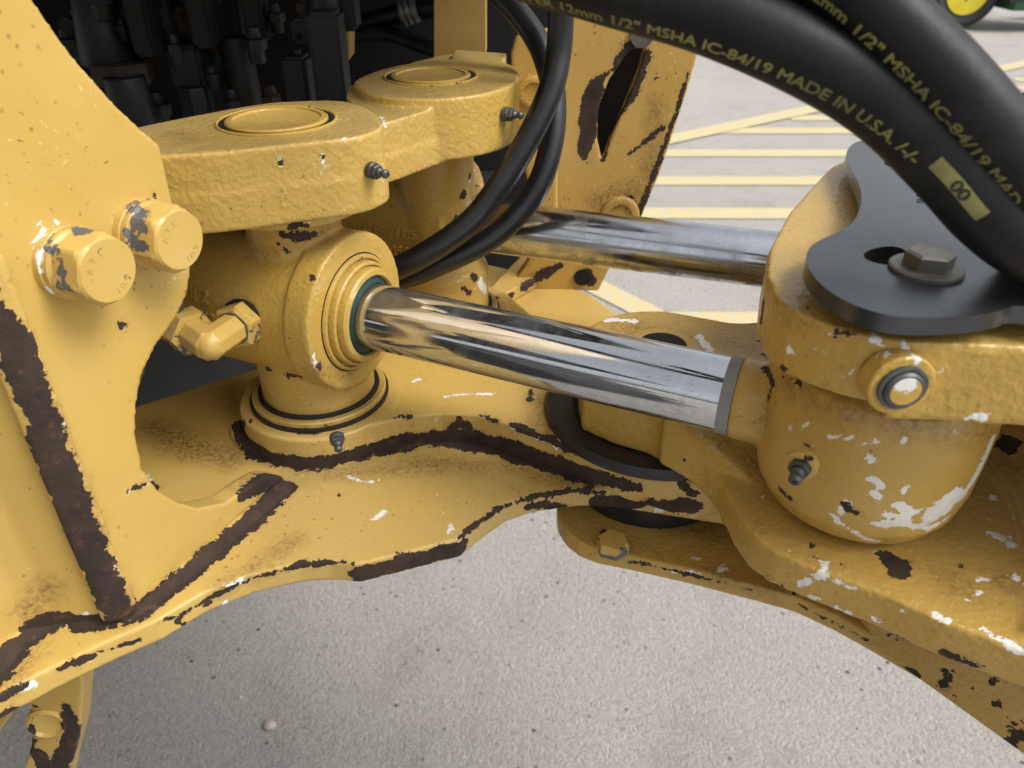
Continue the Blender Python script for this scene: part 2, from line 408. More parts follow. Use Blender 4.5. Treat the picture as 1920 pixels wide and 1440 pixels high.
# ------------------------------------------------------------------ setting: ground and painted lines
bm = NB(); slab(bm, [(-90, -60), (90, -60), (90, 160), (-90, 160)], -.2, 0)
tag(B('ground', bm, M['ground'], None, None), kind='structure')
def stripe(pts, z=.004):
    bm = NB(); bm.faces.new([bm.verts.new((p.x, p.y, z)) for p in pts])
    return tag(B('painted_line', bm, M['stripe'], None, None), kind='structure')
def line(p0, p1, w, z=.004):
    a, b = hz(*p0, 0), hz(*p1, 0); d = (b-a).normalized(); n = Vector((-d.y, d.x, 0))*w/2
    return stripe([a-n, b-n, b+n, a+n], z)
for y in (222, 246, 288, 340, 400, 474, 604): line(({222: 1480, 246: 1330, 604: 1236}.get(y, 1000), y), (2300, y+ (0 if y < 400 else 4)), .13)
line((1000, 318), (1980, 108), .14, .008)
line((1900, 150), (2300, 150), .12); line((1860, 166), (2300, 166), .12)
line((1085, 522), (1252, 606), .10, .004)
# pebbles
bm = NB()
for px, py, s in [(505, 1362, .012), (450, 1308, .005), (1908, 1392, .009), (960, 1250, .003)]+[(random.uniform(150, 1900), random.uniform(1080, 1440), random.uniform(.0012, .0026)) for _ in range(90)]:
    p = hz(px, py, 0); m0 = bmesh.ops.create_icosphere(bm, subdivisions=1, radius=s)['verts']
    for v in m0: v.co = Vector((v.co.x*random.uniform(.8, 1.2), v.co.y*random.uniform(.7, 1.1), v.co.z*.45)) + Vector((p.x, p.y, s*.25))
tag(B('scattered_grit', bm, M['pebble'], None, True), kind='stuff')['label'] = 'small pale pebbles and grit lying on the concrete'

# ------------------------------------------------------------------ common geometry of the articulation joint
PIN1 = Vector((-.131, .4407, 0)); PIN2 = Vector((-.0563, .565, 0)); PIV = (.095, .422)
ND = Vector((.911, -.411, 0)).normalized()                # normal of the gusset plate
ZB0, ZB, ZP, ZL = .823, .838, .861, .868

def strokes_wear(root, meshes, rust=(), primer=(), dirt=()):
    """places of wear are laid on the real surface, then each vertex stores its distance in metres to the nearest one"""
    allv, allf = [], []
    for o in meshes:
        off = len(allv); w = wloc(o.parent) if o.parent else Vector((0, 0, 0))
        allv += [v.co + w for v in o.data.vertices]; allf += [[off+i for i in p.vertices] for p in o.data.polygons]
    tree = BVHTree.FromPolygons(allv, allf)
    def lay(strokes):
        segs = []
        for pts, rad in strokes:
            prev = None; n = len(pts)
            rads = rad if isinstance(rad, (list, tuple)) else [rad]*n
            for (px, py), rp in zip(pts, rads):
                d = ray(px, py); L = d.length; h = tree.ray_cast(EYE, d.normalized())
                if h[0] is None: prev = None; continue
                cur = (h[0], rp*h[3]/L/FOC)
                if prev is not None and (cur[0]-prev[0]).length < .08: segs.append((prev, cur))
                else: segs.append((cur, cur))
                prev = cur
        return segs
    sets = {'rust': lay(rust), 'primer': lay(primer), 'dirt': lay(dirt)}
    for o in meshes:
        w = np.array(wloc(o.parent) if o.parent else (0, 0, 0)); me = o.data
        co = np.empty(len(me.vertices)*3, 'f'); me.vertices.foreach_get('co', co); co = co.reshape(-1, 3)+w
        lo, hi = co.min(0)-.03, co.max(0)+.03
        for k, segs in sets.items():
            f = np.full(len(co), .03, 'f')
            for (a, ra), (b, rb) in segs:
                a_, b_ = np.array(a), np.array(b)
                if (np.minimum(a_, b_) > hi).any() or (np.maximum(a_, b_) < lo).any(): continue
                m = ((co > np.minimum(a_, b_)-.045) & (co < np.maximum(a_, b_)+.045)).all(1)
                c = co[m]
                if not len(c): continue
                ab = b_-a_; l2 = (ab**2).sum()
                t = np.clip(((c-a_) @ ab)/l2, 0, 1) if l2 > 1e-12 else np.zeros(len(c))
                dd = np.linalg.norm(c-(a_+t[:, None]*ab), axis=1) - (ra+(rb-ra)*t)
                f[m] = np.minimum(f[m], dd)
            at = me.attributes.new(k, 'FLOAT', 'POINT'); at.data.foreach_set('value', f)

# ================================================================== REAR FRAME
RF = empty('rear_frame', (-.15, .45, .823), 'pale yellow rear frame with rusty weld seams and a two-boss clevis on the left', 'machine frame')
rear = []      # meshes that take part in the wear survey
# --- base plate
front_px = [(-200, 1400), (-60, 1338), (0, 1302), (100, 1250), (200, 1203), (290, 1165), (380, 1112), (470, 1077), (560, 1057), (620, 1053), (670, 1058), (760, 1036), (862, 1010), (905, 975), (950, 945), (1000, 928), (1080, 917), (1150, 918), (1230, 930)]
base_pts = [(p.x, p.y) for p in hzl(front_px, ZB)]
base_pts += arc(PIV, .0805, -62, 75, 20) + [(.094, .604), (.0696, .648), (.0, .70), (-.1, .75), (-.16, .75), (-.15, .55), (-.2, .513), (-.272, .46), (-.36, .395), (-.46, .33), (-.46, .15)]
bm = NB(); slab(bm, base_pts, ZB0, ZB); rear.append(vox('base_plate', bm, .0013, M['rear'], RF, 3))
# --- raised boss plate
bp = [(454, 772), (471, 797), (520, 814), (558, 816), (622, 811), (685, 799), (760, 781), (827, 775), (893, 778), (935, 790), (997, 810), (1039, 823), (1077, 837), (1120, 853), (1165, 868)]
boss_pts = [(p.x, p.y) for p in hzl(bp, ZP)] + arc(PIV, .0785, -80, 80, 24) + [(.03, .53), (-.005, .60), (-.04, .63), (-.09, .62), (-.12, .57), (-.16, .50), (-.187, .455)]
bm = NB(); slab(bm, boss_pts, ZB-.004, ZP)
lathe(bm, (PIN1.x, PIN1.y, ZB-.004), (0, 0, 1), [(.0535, 0), (.0535, .0275)], 72)
lathe(bm, (PIN2.x, PIN2.y, ZB-.004), (0, 0, 1), [(.0535, 0), (.0535, .0275)], 72)
rear.append(vox('boss_plate', bm, .0012, M['rear'], RF, 3))
for P in (PIN1, PIN2):
    bm = NB(); lathe(bm, (P.x, P.y, ZP), (0, 0, 1), [(.0446, 0), (.0446, .0058), (.0438, .0068), (.0405, .0068), (.0400, .0062), (.0400, 0)], 96, loop=True)
    r_ = B('thrust_ring', bm, M['cyl'], RF); 
    bm = NB(); lathe(bm, (P.x, P.y, ZP), (0, 0, 1), [(.0462, 0), (.0462, .0033), (.036, .0033), (.036, 0)], 96, loop=True); B('ring_groove', bm, M['black'], RF)
    bm = NB(); lathe(bm, (P.x, P.y, ZP), (0, 0, 1), [(.0402, .0055), (.0402, .0085), (.036, .0085), (.036, .0055)], 96, loop=True); B('seal_lip', bm, M['black'], RF)
# --- welds
def weld(name, pts, r, squash=1., nrm=(0, 0, 1), seg=8):
    P = catmull(pts, seg); bm = NB(); rs = [r*(1+random.uniform(-.03, .03)) for i in range(len(P))]
    rs[0] *= .6; rs[-1] *= .6
    tube(bm, P, rs, 14); nv = Vector(nrm).normalized()
    if squash < 1:
        for v in bm.verts:
            q = min(P, key=lambda p: (p-v.co).length_squared); v.co -= nv*((v.co-q).dot(nv)*(1-squash))
    o = vox(name, bm, .0013, M['weld'], RF, 4); rear.append(o); return o
weld('weld_bead', hzl([(447, 800), (456, 826), (488, 846), (540, 858), (604, 860), (660, 848), (720, 832), (790, 815), (850, 812), (914, 824), (977, 843), (1039, 862), (1101, 880), (1160, 899), (1192, 908)], ZB-.0005), .0070)
# --- gusset plate with the two bolts: front face in the plane n.p = d
GD = ND.dot(Vector((-.195, .265, 0)))
gus_px = [(-80, -120), (20, -120), (62, 0), (100, 56), (142, 112), (215, 195), (262, 240), (300, 272), (318, 350), (330, 405), (345, 440), (360, 490), (357, 518), (352, 552), (330, 598), (295, 645), (268, 700), (256, 760), (255, 815), (268, 880), (297, 920), (338, 944), (375, 953), (425, 943), (468, 912), (500, 893), (530, 893), (544, 910)]
gp = [pln(x, y, ND, GD) for x, y in gus_px]
gp.append(Vector((gp[-1].x, gp[-1].y, ZB-.002)))
c0 = Vector((-.196, .2625, ZB-.002)); gp += [c0, Vector((c0.x, c0.y, 1.35))]
bm = NB(); prism(bm, gp, -ND*.013); rear.append(vox('gusset_plate', bm, .0012, M['rear'], RF, 3))
# --- side panel left of the seam, bent towards us
sp = [(-.196, .2635), (-.212, .2630), (-.228, .2615), (-.239, .2570), (-.247, .2500), (-.255, .2395), (-.270, .2260), (-.30, .205), (-.36, .17)]
bm = NB()
back = [(x-.004, y+.012) for x, y in sp][::-1]
slab(bm, sp+back, ZB-.002, 1.22); rear.append(vox('side_panel', bm, .0016, M['rear'], RF, 6))
# vertical seam weld and the foot welds
weld('weld_bead', [Vector((-.1972, .2638, z)) for z in (.842, .86, .89, .92, .95, .98, 1.01, 1.04)], .0088, .24, (.50, -.86, 0))
foot = [hz(545, 905, ZB+.001)] + hzl([(540, 918), (500, 952), (440, 1004), (380, 1058), (320, 1105), (270, 1142), (225, 1160), (180, 1165), (142, 1163)], ZB-.001)
weld('weld_bead', foot, .0078, .42, ND+Vector((0, 0, 1)))
weld('weld_bead', hzl([(132, 1160), (95, 1168), (60, 1180), (30, 1200), (0, 1235), (-60, 1290)], ZB+.001), .0085, .42, (0, -1, 1.2))
# --- gusset bolts
def gusset_bolt(px, py, sc, chip):
    c = pln(px, py, ND, GD); g = bpy.data.objects.new('flange_bolt', None)
    x, y, z = frame(ND)
    ph = R(12)
    bm = NB(); lathe(bm, c, ND, [(.0175*sc, -.002), (.0175*sc, .0036), (.0169*sc, .0042), (.012*sc, .0042)], 72); w = B('flange_bolt', bm, M['bolt'], RF)
    bm = NB(); lathe(bm, c+ND*.0046, ND, [(.0168*sc, 0), (.0168*sc, .0024), (.0152*sc, .0038), (.012*sc, .0042)], 72)
    fl = B('bolt_flange', bm, M['bolt'], w)
    bm = NB(); lathe(bm, c+ND*.004, ND, [(.0164*sc, 0), (.0164*sc, .0008)], 72); B('flange_gap', bm, M['black'], w)
    bm = NB(); r = .030*sc/math.sqrt(3); h = .0148
    n = 72; p0 = c+ND*.0085
    rings = []
    for hh, lim in ((0, 9), (h*.80, 9), (h*.92, .0156*sc), (h, .0143*sc)):
        ring = []
        for i in range(n):
            a = 2*pi*i/n; hexr = r*cos(pi/6)/cos(((a-ph) % (pi/3))-pi/6); rr = min(hexr, lim)
            ring.append(bm.verts.new(p0+ND*hh+(x*cos(a)+y*sin(a))*rr))
        rings.append(ring)
    for a, b in zip(rings, rings[1:]):
        for i in range(n): bm.faces.new((a[i], a[(i+1) % n], b[(i+1) % n], b[i]))
    bm.faces.new(rings[-1])
    hd = B('bolt_head', bm, M['bolt'], w, R(25)); dense(hd, 1)
    top = c+ND*(.0085+h)
    # raised marks on the head, arranged round its rim
    right = Vector((.411, .911, 0)); up = Vector((0, 0, 1))
    rr = .0098*sc
    for s, a in (('A', 158), ('T', 128), ('C', 98)):
        d = right*cos(R(a))+up*sin(R(a)); t = right*sin(R(a))-up*cos(R(a))
        flat_text('raised_letter', s, .0042, top+d*rr-t*.0014-d*.0014, t, d, M['bolt'], w, .00025)
    for s, a in (('1', -78), ('0', -60), ('.', -47), ('9', -36)):
        d = right*cos(R(a))+up*sin(R(a)); t = -right*sin(R(a))+up*cos(R(a))
        flat_text('raised_letter', s, .0046, top+d*rr*1.02-t*.0014+d*.0018, t, -d, M['bolt'], w, .00025)
    return [w, fl, hd], c
BOLTS = gusset_bolt(127, 490, .89, 1)[0] + gusset_bolt(265, 436, .89, 0)[0]
rear += BOLTS
# --- upper clevis casting
top_front = [(200, 300), (300, 292), (420, 284), (560, 268), (665, 258), (700, 247), (722, 236)]
b1 = [(p.x, p.y) for p in hzl(top_front, 1.0433)]
b1back = [(p.x, p.y) for p in hzl([(700, 205), (650, 186), (560, 188), (500, 191), (380, 212), (260, 236), (150, 262)], 1.0433)]
web_top = hzl([(690, 262), (735, 252), (762, 243), (820, 224), (880, 212), (930, 205), (962, 190)], 1.030)
web_back = hzl([(940, 122), (900, 112), (800, 125), (700, 165), (640, 188)], 1.030)
wpoly = [(p.x, p.y) for p in web_top+web_back]
cb2 = (PIN2.x, PIN2.y)
bm = NB()
def grow(poly, d):
    c = Vector((sum(p[0] for p in poly)/len(poly), sum(p[1] for p in poly)/len(poly))); q = []; n = len(poly)
    for i in range(n):
        a, b, e = (Vector(poly[j % n]) for j in (i-1, i, i+1)); t = (e-a).normalized(); nn = Vector((t.y, -t.x))
        q.append(tuple(b+nn*d))
    return q
p1 = smooth_poly(b1+b1back, 2); 
slab(bm, p1, 1.0225, 1.0433); slab(bm, grow(p1, .0007), 1.002, 1.0225)
wpoly = smooth_poly(wpoly, 1); slab(bm, wpoly, 1.018, 1.0375); slab(bm, grow(wpoly, .0009), 1.002, 1.018)
e2 = smooth_poly([(p.x, p.y) for p in hzl([(660, 158), (690, 178), (760, 186), (850, 184), (930, 172), (974, 152), (974, 128), (940, 112), (880, 108), (800, 113), (720, 126), (668, 146)], 1.0433)], 2)
slab(bm, e2, 1.004, 1.0433)
led = [(p.x, p.y) for p in hzl([(845, 112), (945, 116), (950, 99), (852, 92)], 1.043)]
slab(bm, led, 1.0, 1.043)
lathe(bm, (PIN1.x, PIN1.y, .996), (0, 0, 1), [(.047, 0), (.047, .02)], 64)
rear.append(vox('upper_clevis', bm, .0013, M['cast'], RF, 9))
for P, r in ((PIN1, .0305), (PIN2, .0300)):
    bm = NB(); z = 1.0415
    lathe(bm, (P.x, P.y, z), (0, 0, 1), [(r+.0028, 0), (r+.0028, .0024), (r+.0018, .0030), (r+.0010, .0024), (r+.0010, 0)], 96, loop=True); B('boss_rim', bm, M['cyl'], RF)
    bm = NB(); lathe(bm, (P.x, P.y, z), (0, 0, 1), [(r+.0009, 0), (r+.0009, .0021), (r-.0022, .0021), (r-.0022, 0)], 96, loop=True); B('retaining_ring', bm, M['black'], RF)
    bm = NB(); lathe(bm, (P.x, P.y, z), (0, 0, 1), [(r-.0024, 0), (r-.0024, .0028), (r-.0034, .0036), (r-.006, .0036), (r-.0064, .0026), (r-.0068, .0024), (.0005, .0024)], 96); B('pin_cap', bm, M['cyl'], RF)
# --- grease fittings
def grease(p, ax, s, parent, mat='nip', collar=None):
    ax = Vector(ax).normalized(); bm = NB()
    if collar: lathe(bm, p, ax, [(.0078*s, -.002), (.0078*s, .0008), (.006*s, .0012)], 32)
    else: lathe(bm, p, ax, [(.0058*s, -.002), (.0058*s, .0008), (.0052*s, .0012)], 32)
    g = B('grease_fitting', bm, M[mat] if not collar else M[collar], parent)
    bm = NB(); hexa(bm, p+ax*.001*s, ax, .0092*s, .0042*s, R(10)); B('hex_base', bm, M[mat], g)
    bm = NB(); lathe(bm, p+ax*.005*s, ax, [(.0034*s, 0), (.0034*s, .002*s), (.0022*s, .0034*s), (.0022*s, .0048*s), (.0031*s, .0060*s), (.0031*s, .0074*s), (.0020*s, .0088*s), (.0008*s, .0088*s), (.0008*s, .008*s)], 24); B('nipple', bm, M[mat], g)
    return g
g1 = grease(dp(700, 320, .414), (.80, -.60, -.02), .78, RF)
g2 = grease(dp(951, 214, .508), (.93, -.35, 0), .80, RF)
g3 = grease(dp(632, 823, .462), (.25, -.95, -.1), .78, RF)
# --- far side: plate in the plane y = .655 and its neighbours
NY = Vector((0, 1, 0)); FY = .655
fp = [(1046, -80), (1044, 60), (1043, 200), (1040, 330), (1032, 400), (1010, 450), (985, 500), (950, 545), (1122, 546), (1160, 470), (1204, 405), (1235, 330), (1266, 240), (1292, 160), (1311, 92), (1350, -80)]
hole = [(1178, 98), (1212, 82), (1200, 130), (1176, 190), (1150, 250), (1130, 305), (1120, 262), (1122, 205), (1142, 150)]
fpts = [pln(x, y, NY, FY) for x, y in fp]; hp = [pln(x, y, NY, FY) for x, y in hole]
bm = NB(); holed(bm, [(p.x, -p.z) for p in fpts], [[(p.x, -p.z) for p in hp]], FY, FY+.014)
for v in bm.verts: v.co = Vector((v.co.x, v.co.z, -v.co.y))
farp = vox('far_side_plate', bm, .0018, M['far'], RF, 2); rear.append(farp)
bm = NB(); prism(bm, [pln(x, y, NY, FY+.03) for x, y in [(1110, 60), (1230, 60), (1215, 180), (1160, 330), (1110, 330)]], (0, .004, 0)); B('pocket_shade', bm, M['dark'], RF)  # near-black sheet, the pocket's shade put into its colour
bm = NB(); c = pln(1162, 402, NY, FY); lathe(bm, c, (0, -1, 0), [(.017, -.001), (.017, .004), (.0155, .005), (.0105, .005), (.0105, .003), (.0003, .003)], 48); rear.append(B('round_pad', bm, M['far'], RF)); dense(rear[-1], 1)
bm = NB(); c = pln(1203, 66, NY, FY); lathe(bm, c, (0, -1, 0), [(.009, -.001), (.009, .003), (.0003, .0035)], 32); B('plug', bm, M['zinc'], RF)
bm = NB(); c = pln(1092, 520, NY, FY-.001); lathe(bm, c, (0, -1, 0), [(.008, 0), (.008, .0012), (.0003, .0012)], 24); B('bolt_hole_shade', bm, M['dark'], RF)  # flat dark disc painted for the shade of a hole
# inner small plate with a boss ring
q = [dp(x, y, t) for x, y, t in ((962, 90, .62), (972, 62, .62), (1003, 40, .62), (1046, 30, .62), (1030, 330, .68), (1003, 330, .68), (962, 250, .66))]
q = [pln(x, y, NY, .64) for x, y in ((958, 100), (966, 72), (984, 58), (1046, 55), (1046, 400), (1005, 400), (965, 250))]
bm = NB(); prism(bm, q, (0, .012, 0)); rear.append(vox('inner_plate', bm, .0018, M['far'], RF, 3))
bm = NB(); c = pln(1000, 172, NY, .64); lathe(bm, c, (0, -1, 0), [(.0125, -.001), (.0125, .004), (.011, .005), (.008, .005), (.008, .003), (.0003, .003)], 48); B('boss_ring', bm, M['cyl'], RF)
# crossing weld and bracing strip on the far part of the base plate
bm = NB(); prism(bm, [hz(x, y, ZB) for x, y in ((905, 575), (985, 490), (1040, 470), (1062, 492), (1000, 545), (940, 578))], (0, 0, .012)); rear.append(vox('far_weld_pad', bm, .0018, M['weld'], RF, 3))
# post behind the upper casting
bm = NB(); q = [pln(x, y, NY, .72) for x, y in ((814, -60), (910, -60), (910, 110), (814, 110))]; prism(bm, q, (0, .05, 0)); B('frame_post', bm, M['plain'], RF)
bm = NB(); q = [pln(x, y, NY, .76) for x, y in ((600, -60), (654, -60), (654, 110), (640, 128), (610, 128))]; prism(bm, q, (0, .03, 0)); B('frame_post', bm, M['plain'], RF)
# near-black backing behind the valves, the bay's shade put into its colour
bm = NB(); box(bm, (-.62, 1.02, 1.03), (.67, 0, 0), (0, .01, 0), (0, 0, .43)); B('bay_backing', bm, M['dark'], RF)
bm = NB(); box(bm, (-.62, .90, .835), (.60, 0, 0), (0, .11, 0), (0, 0, .006)); B('shade_floor', bm, M['dark'], RF)  # added sheet that keeps the ground under the machine in shade
bm = NB(); slab(bm, [(-2.2, -.35), (-.38, -.35), (-.38, .42), (.06, .46), (.06, 1.30), (-2.2, 1.30)], 1.20, 1.23); B('shade_roof', bm, M['dark'], RF)  # unseen slab, added and shaped to shade the castings and ground
# unseen bodywork block beyond the left edge, added to shade the joint and ground
bm = NB(); bev_box(bm, (-1.3, .70, 1.70), (.85, 0, 0), (0, .80, 0), (0, 0, .45), .04); B('body_occluder', bm, M['bodyy'], RF)
# tow hook under the base plate
hk = [pln(x, y, NY, .30) for x, y in ((10, 1240), (60, 1230), (150, 1225), (156, 1290), (150, 1370), (132, 1440), (120, 1500), (20, 1560), (20, 1500), (45, 1440), (58, 1400), (60, 1360), (58, 1320), (30, 1330), (-20, 1400), (-60, 1480))]
oh = [pln(x, y, NY, .30) for x, y in ((62, 1362), (66, 1332), (82, 1324), (100, 1334), (106, 1362), (103, 1392), (90, 1398), (74, 1392))]
bm = NB(); prism(bm, hk[:12]+[hk[12]]+hk[13:], (0, .016, 0)); hook = vox('tow_hook', bm, .0013, M['rear'], RF, 3); rear.append(hook)
bm = NB(); cc = pln(90, 1352, NY, .30)
lathe(bm, cc, (0.15, -1, 0.1), [(.0125, -.004), (.0125, .0025), (.0105, .004), (.009, .002), (.0003, .001)], 48); rear.append(B('hook_eye', bm, M['rear'], RF)); dense(rear[-1], 1)

rust = [
 ([(2, 590), (30, 640), (50, 720), (85, 790), (100, 860), (130, 930), (150, 1000), (180, 1060), (215, 1130)], [22, 30, 31, 29, 31, 29, 31, 29, 26]),
 ([(-40, 520), (2, 590)], 20),
 ([(541, 905), (528, 918), (500, 948), (440, 1002), (380, 1056), (320, 1103), (270, 1140), (225, 1160), (180, 1165), (145, 1165)], [14, 18, 19, 18, 20, 19, 21, 22, 21, 18]),
 ([(535, 903), (505, 903), (475, 915), (455, 930)], [22, 27, 22, 10]), ([(535, 910), (510, 930), (485, 950)], [20, 20, 12]),
 ([(130, 1156), (90, 1165), (60, 1178), (45, 1200)], [14, 22, 22, 16]), ([(40, 1200), (10, 1230), (-20, 1260)], [18, 26, 30]),
 ([(443, 790), (450, 815), (470, 838), (510, 858), (560, 866), (604, 866), (660, 854), (720, 838), (790, 822), (850, 820), (914, 832), (977, 850), (1039, 870), (1101, 888), (1160, 905), (1190, 912)], [9, 15, 19, 17, 16, 15, 15, 16, 17, 21, 22, 22, 21, 18, 16, 13]),
 ([(840, 808), (862, 792), (880, 800)], [8, 10, 8]), ([(960, 795), (1000, 812), (1050, 835), (1085, 850)], [5, 8, 7, 6]), ([(560, 813), (600, 810)], 3), ([(725, 785), (770, 780)], 2), ([(900, 778), (930, 790)], 3),
 ([(672, 1078), (740, 1060), (800, 1045), (862, 1028)], 21), ([(662, 1058), (640, 1053)], [6, 7]),
 ([(860, 1008), (890, 985), (930, 958), (980, 938), (1030, 925), (1080, 921), (1130, 924)], [7, 5, 5, 7, 7, 5, 8]),
 ([(990, 950), (1010, 945), (1060, 950)], [6, 8, 4]),
 ([(1120, 940), (1180, 945), (1240, 950), (1300, 948)], [16, 17, 19, 15]), ([(1278, 905), (1300, 925)], [8, 9]),
 ([(110, 1257), (160, 1235), (220, 1212), (260, 1200)], [4, 3, 5, 3]), ([(330, 1165), (345, 1150), (380, 1128), (440, 1098), (500, 1078), (560, 1060), (600, 1056), (650, 1054)], [4, 6, 4, 4, 6, 5, 4, 5]),
 ([(390, 1130), (385, 1155)], 3), ([(330, 1170), (345, 1172)], 4), ([(300, 1165), (320, 1160)], 4),
 ([(0, 1310), (40, 1290), (60, 1280)], [6, 8, 4]), ([(-10, 1350), (20, 1335)], [14, 9]),
 ([(66, 1325), (60, 1370), (58, 1410)], 6), ([(125, 1325), (135, 1370), (120, 1420), (100, 1450)], [8, 14, 20, 20]), ([(70, 1410), (90, 1440)], [14, 20]),
 ([(585, 425), (560, 422), (545, 430)], [5, 5, 2]), ([(716, 224), (714, 230)], [2, 2]),
 ([(284, 905), (292, 915)], [4, 3]), ([(240, 920), (270, 910)], 1),
 ([(1115, 165), (1105, 210), (1100, 260), (1095, 300)], [18, 20, 16, 6]), ([(1215, 100), (1190, 170), (1150, 240), (1132, 300)], [6, 8, 9, 4]), ([(1120, 150), (1150, 130), (1180, 90)], [8, 5, 10]),
 ([(1240, 240), (1180, 290)], [6, 2]), ([(1150, 390), (1185, 372), (1200, 400)], [3, 5, 4]), ([(1290, 140), (1262, 230), (1225, 330), (1200, 395)], [3, 5, 6, 3]), ([(980, 540), (1010, 520), (1050, 500)], [8, 9, 8]), ([(1110, 530), (1100, 510)], 8), ([(960, 555), (930, 560)], 5),
 ([(225, 605), (228, 612)], 2), ([(648, 925), (660, 922)], 2), ([(633, 927), (636, 930)], 3), ([(470, 790), (445, 805)], 4),
 ([(995, 730), (992, 750)], 3), ([(640, 815), (625, 815)], 4), ([(523, 300), (525, 303)], 2), ([(606, 295), (606, 297)], 2),
]
primer = [([(165, 1150), (145, 1165)], 2), ([(240, 920), (285, 905), (275, 890)], [2, 3, 3]), ([(655, 895), (690, 905), (710, 900)], [2, 3, 2]), ([(830, 745), (860, 740), (925, 738)], [2, 2, 3]), ([(775, 715), (785, 712)], 4),
 ([(20, 1300), (60, 1283)], [6, 8]), ([(700, 975), (720, 960)], 2), ([(840, 1000), (845, 985)], 3), ([(1180, 955), (1230, 960), (1290, 945)], [4, 6, 4]), ([(1130, 950), (1150, 945)], 4), ([(960, 800), (1000, 815), (1045, 842)], [3, 4, 3]), ([(700, 1065), (665, 1085)], 3),
 ([(82, 430), (74, 480), (82, 530), (95, 548)], [5, 6, 3, 7]), ([(715, 220), (722, 235)], 3), ([(85, 435), (110, 420)], 4), ([(345, 490), (300, 600)], 0.1), ([(525, 300), (527, 305)], 3), ([(605, 290), (607, 300), (603, 330)], 2), ([(665, 258), (640, 262)], 1), ([(580, 420), (600, 430)], 3), ([(640, 720), (648, 770)], .5), ([(432, 1100), (455, 1090)], 4), ([(405, 1145), (425, 1130)], 4), ([(1300, 948), (1310, 955)], 4)]
dirt = [([(290, 800), (360, 840), (430, 860)], [20, 30, 20]), ([(430, 730), (440, 760)], 12), ([(180, 1000), (130, 900), (40, 700)], 1), ([(300, 1200), (420, 1100), (560, 1010)], 1), ([(440, 900), (470, 890)], 8), ([(620, 890), (700, 885), (800, 868), (900, 872)], [2, 6, 12, 8]), ([(940, 870), (1050, 900), (1120, 915)], [2, 6, 5]), ([(1010, 745), (1020, 790), (1060, 830)], [6, 10, 6]), ([(60, 1140), (90, 1100)], 8), ([(200, 1150), (240, 1130)], 6), ([(1120, 380), (1190, 360)], 10), ([(1230, 200), (1220, 320)], 8), ([(330, 250), (345, 262)], 3), ([(960, 560), (1000, 530)], 10), ([(10, 1290), (60, 1230)], 4)]
# places where the bolts have lost their paint
rust += [([(102, 465), (110, 490), (114, 510)], [11, 12, 9]), ([(122, 538), (140, 548)], [11, 9]), ([(140, 428), (168, 436)], [8, 8]), ([(262, 398), (258, 424)], 10), ([(275, 395), (272, 430)], 5), ([(248, 450), (268, 464)], 11), ([(238, 400), (250, 380), (290, 370)], 2), ([(88, 460), (100, 440), (140, 424)], 1.5), ([(90, 500), (100, 530), (120, 550)], 2.5), ([(235, 430), (240, 460), (260, 485)], 2.5)]
strokes_wear(RF, rear, rust, primer, dirt)

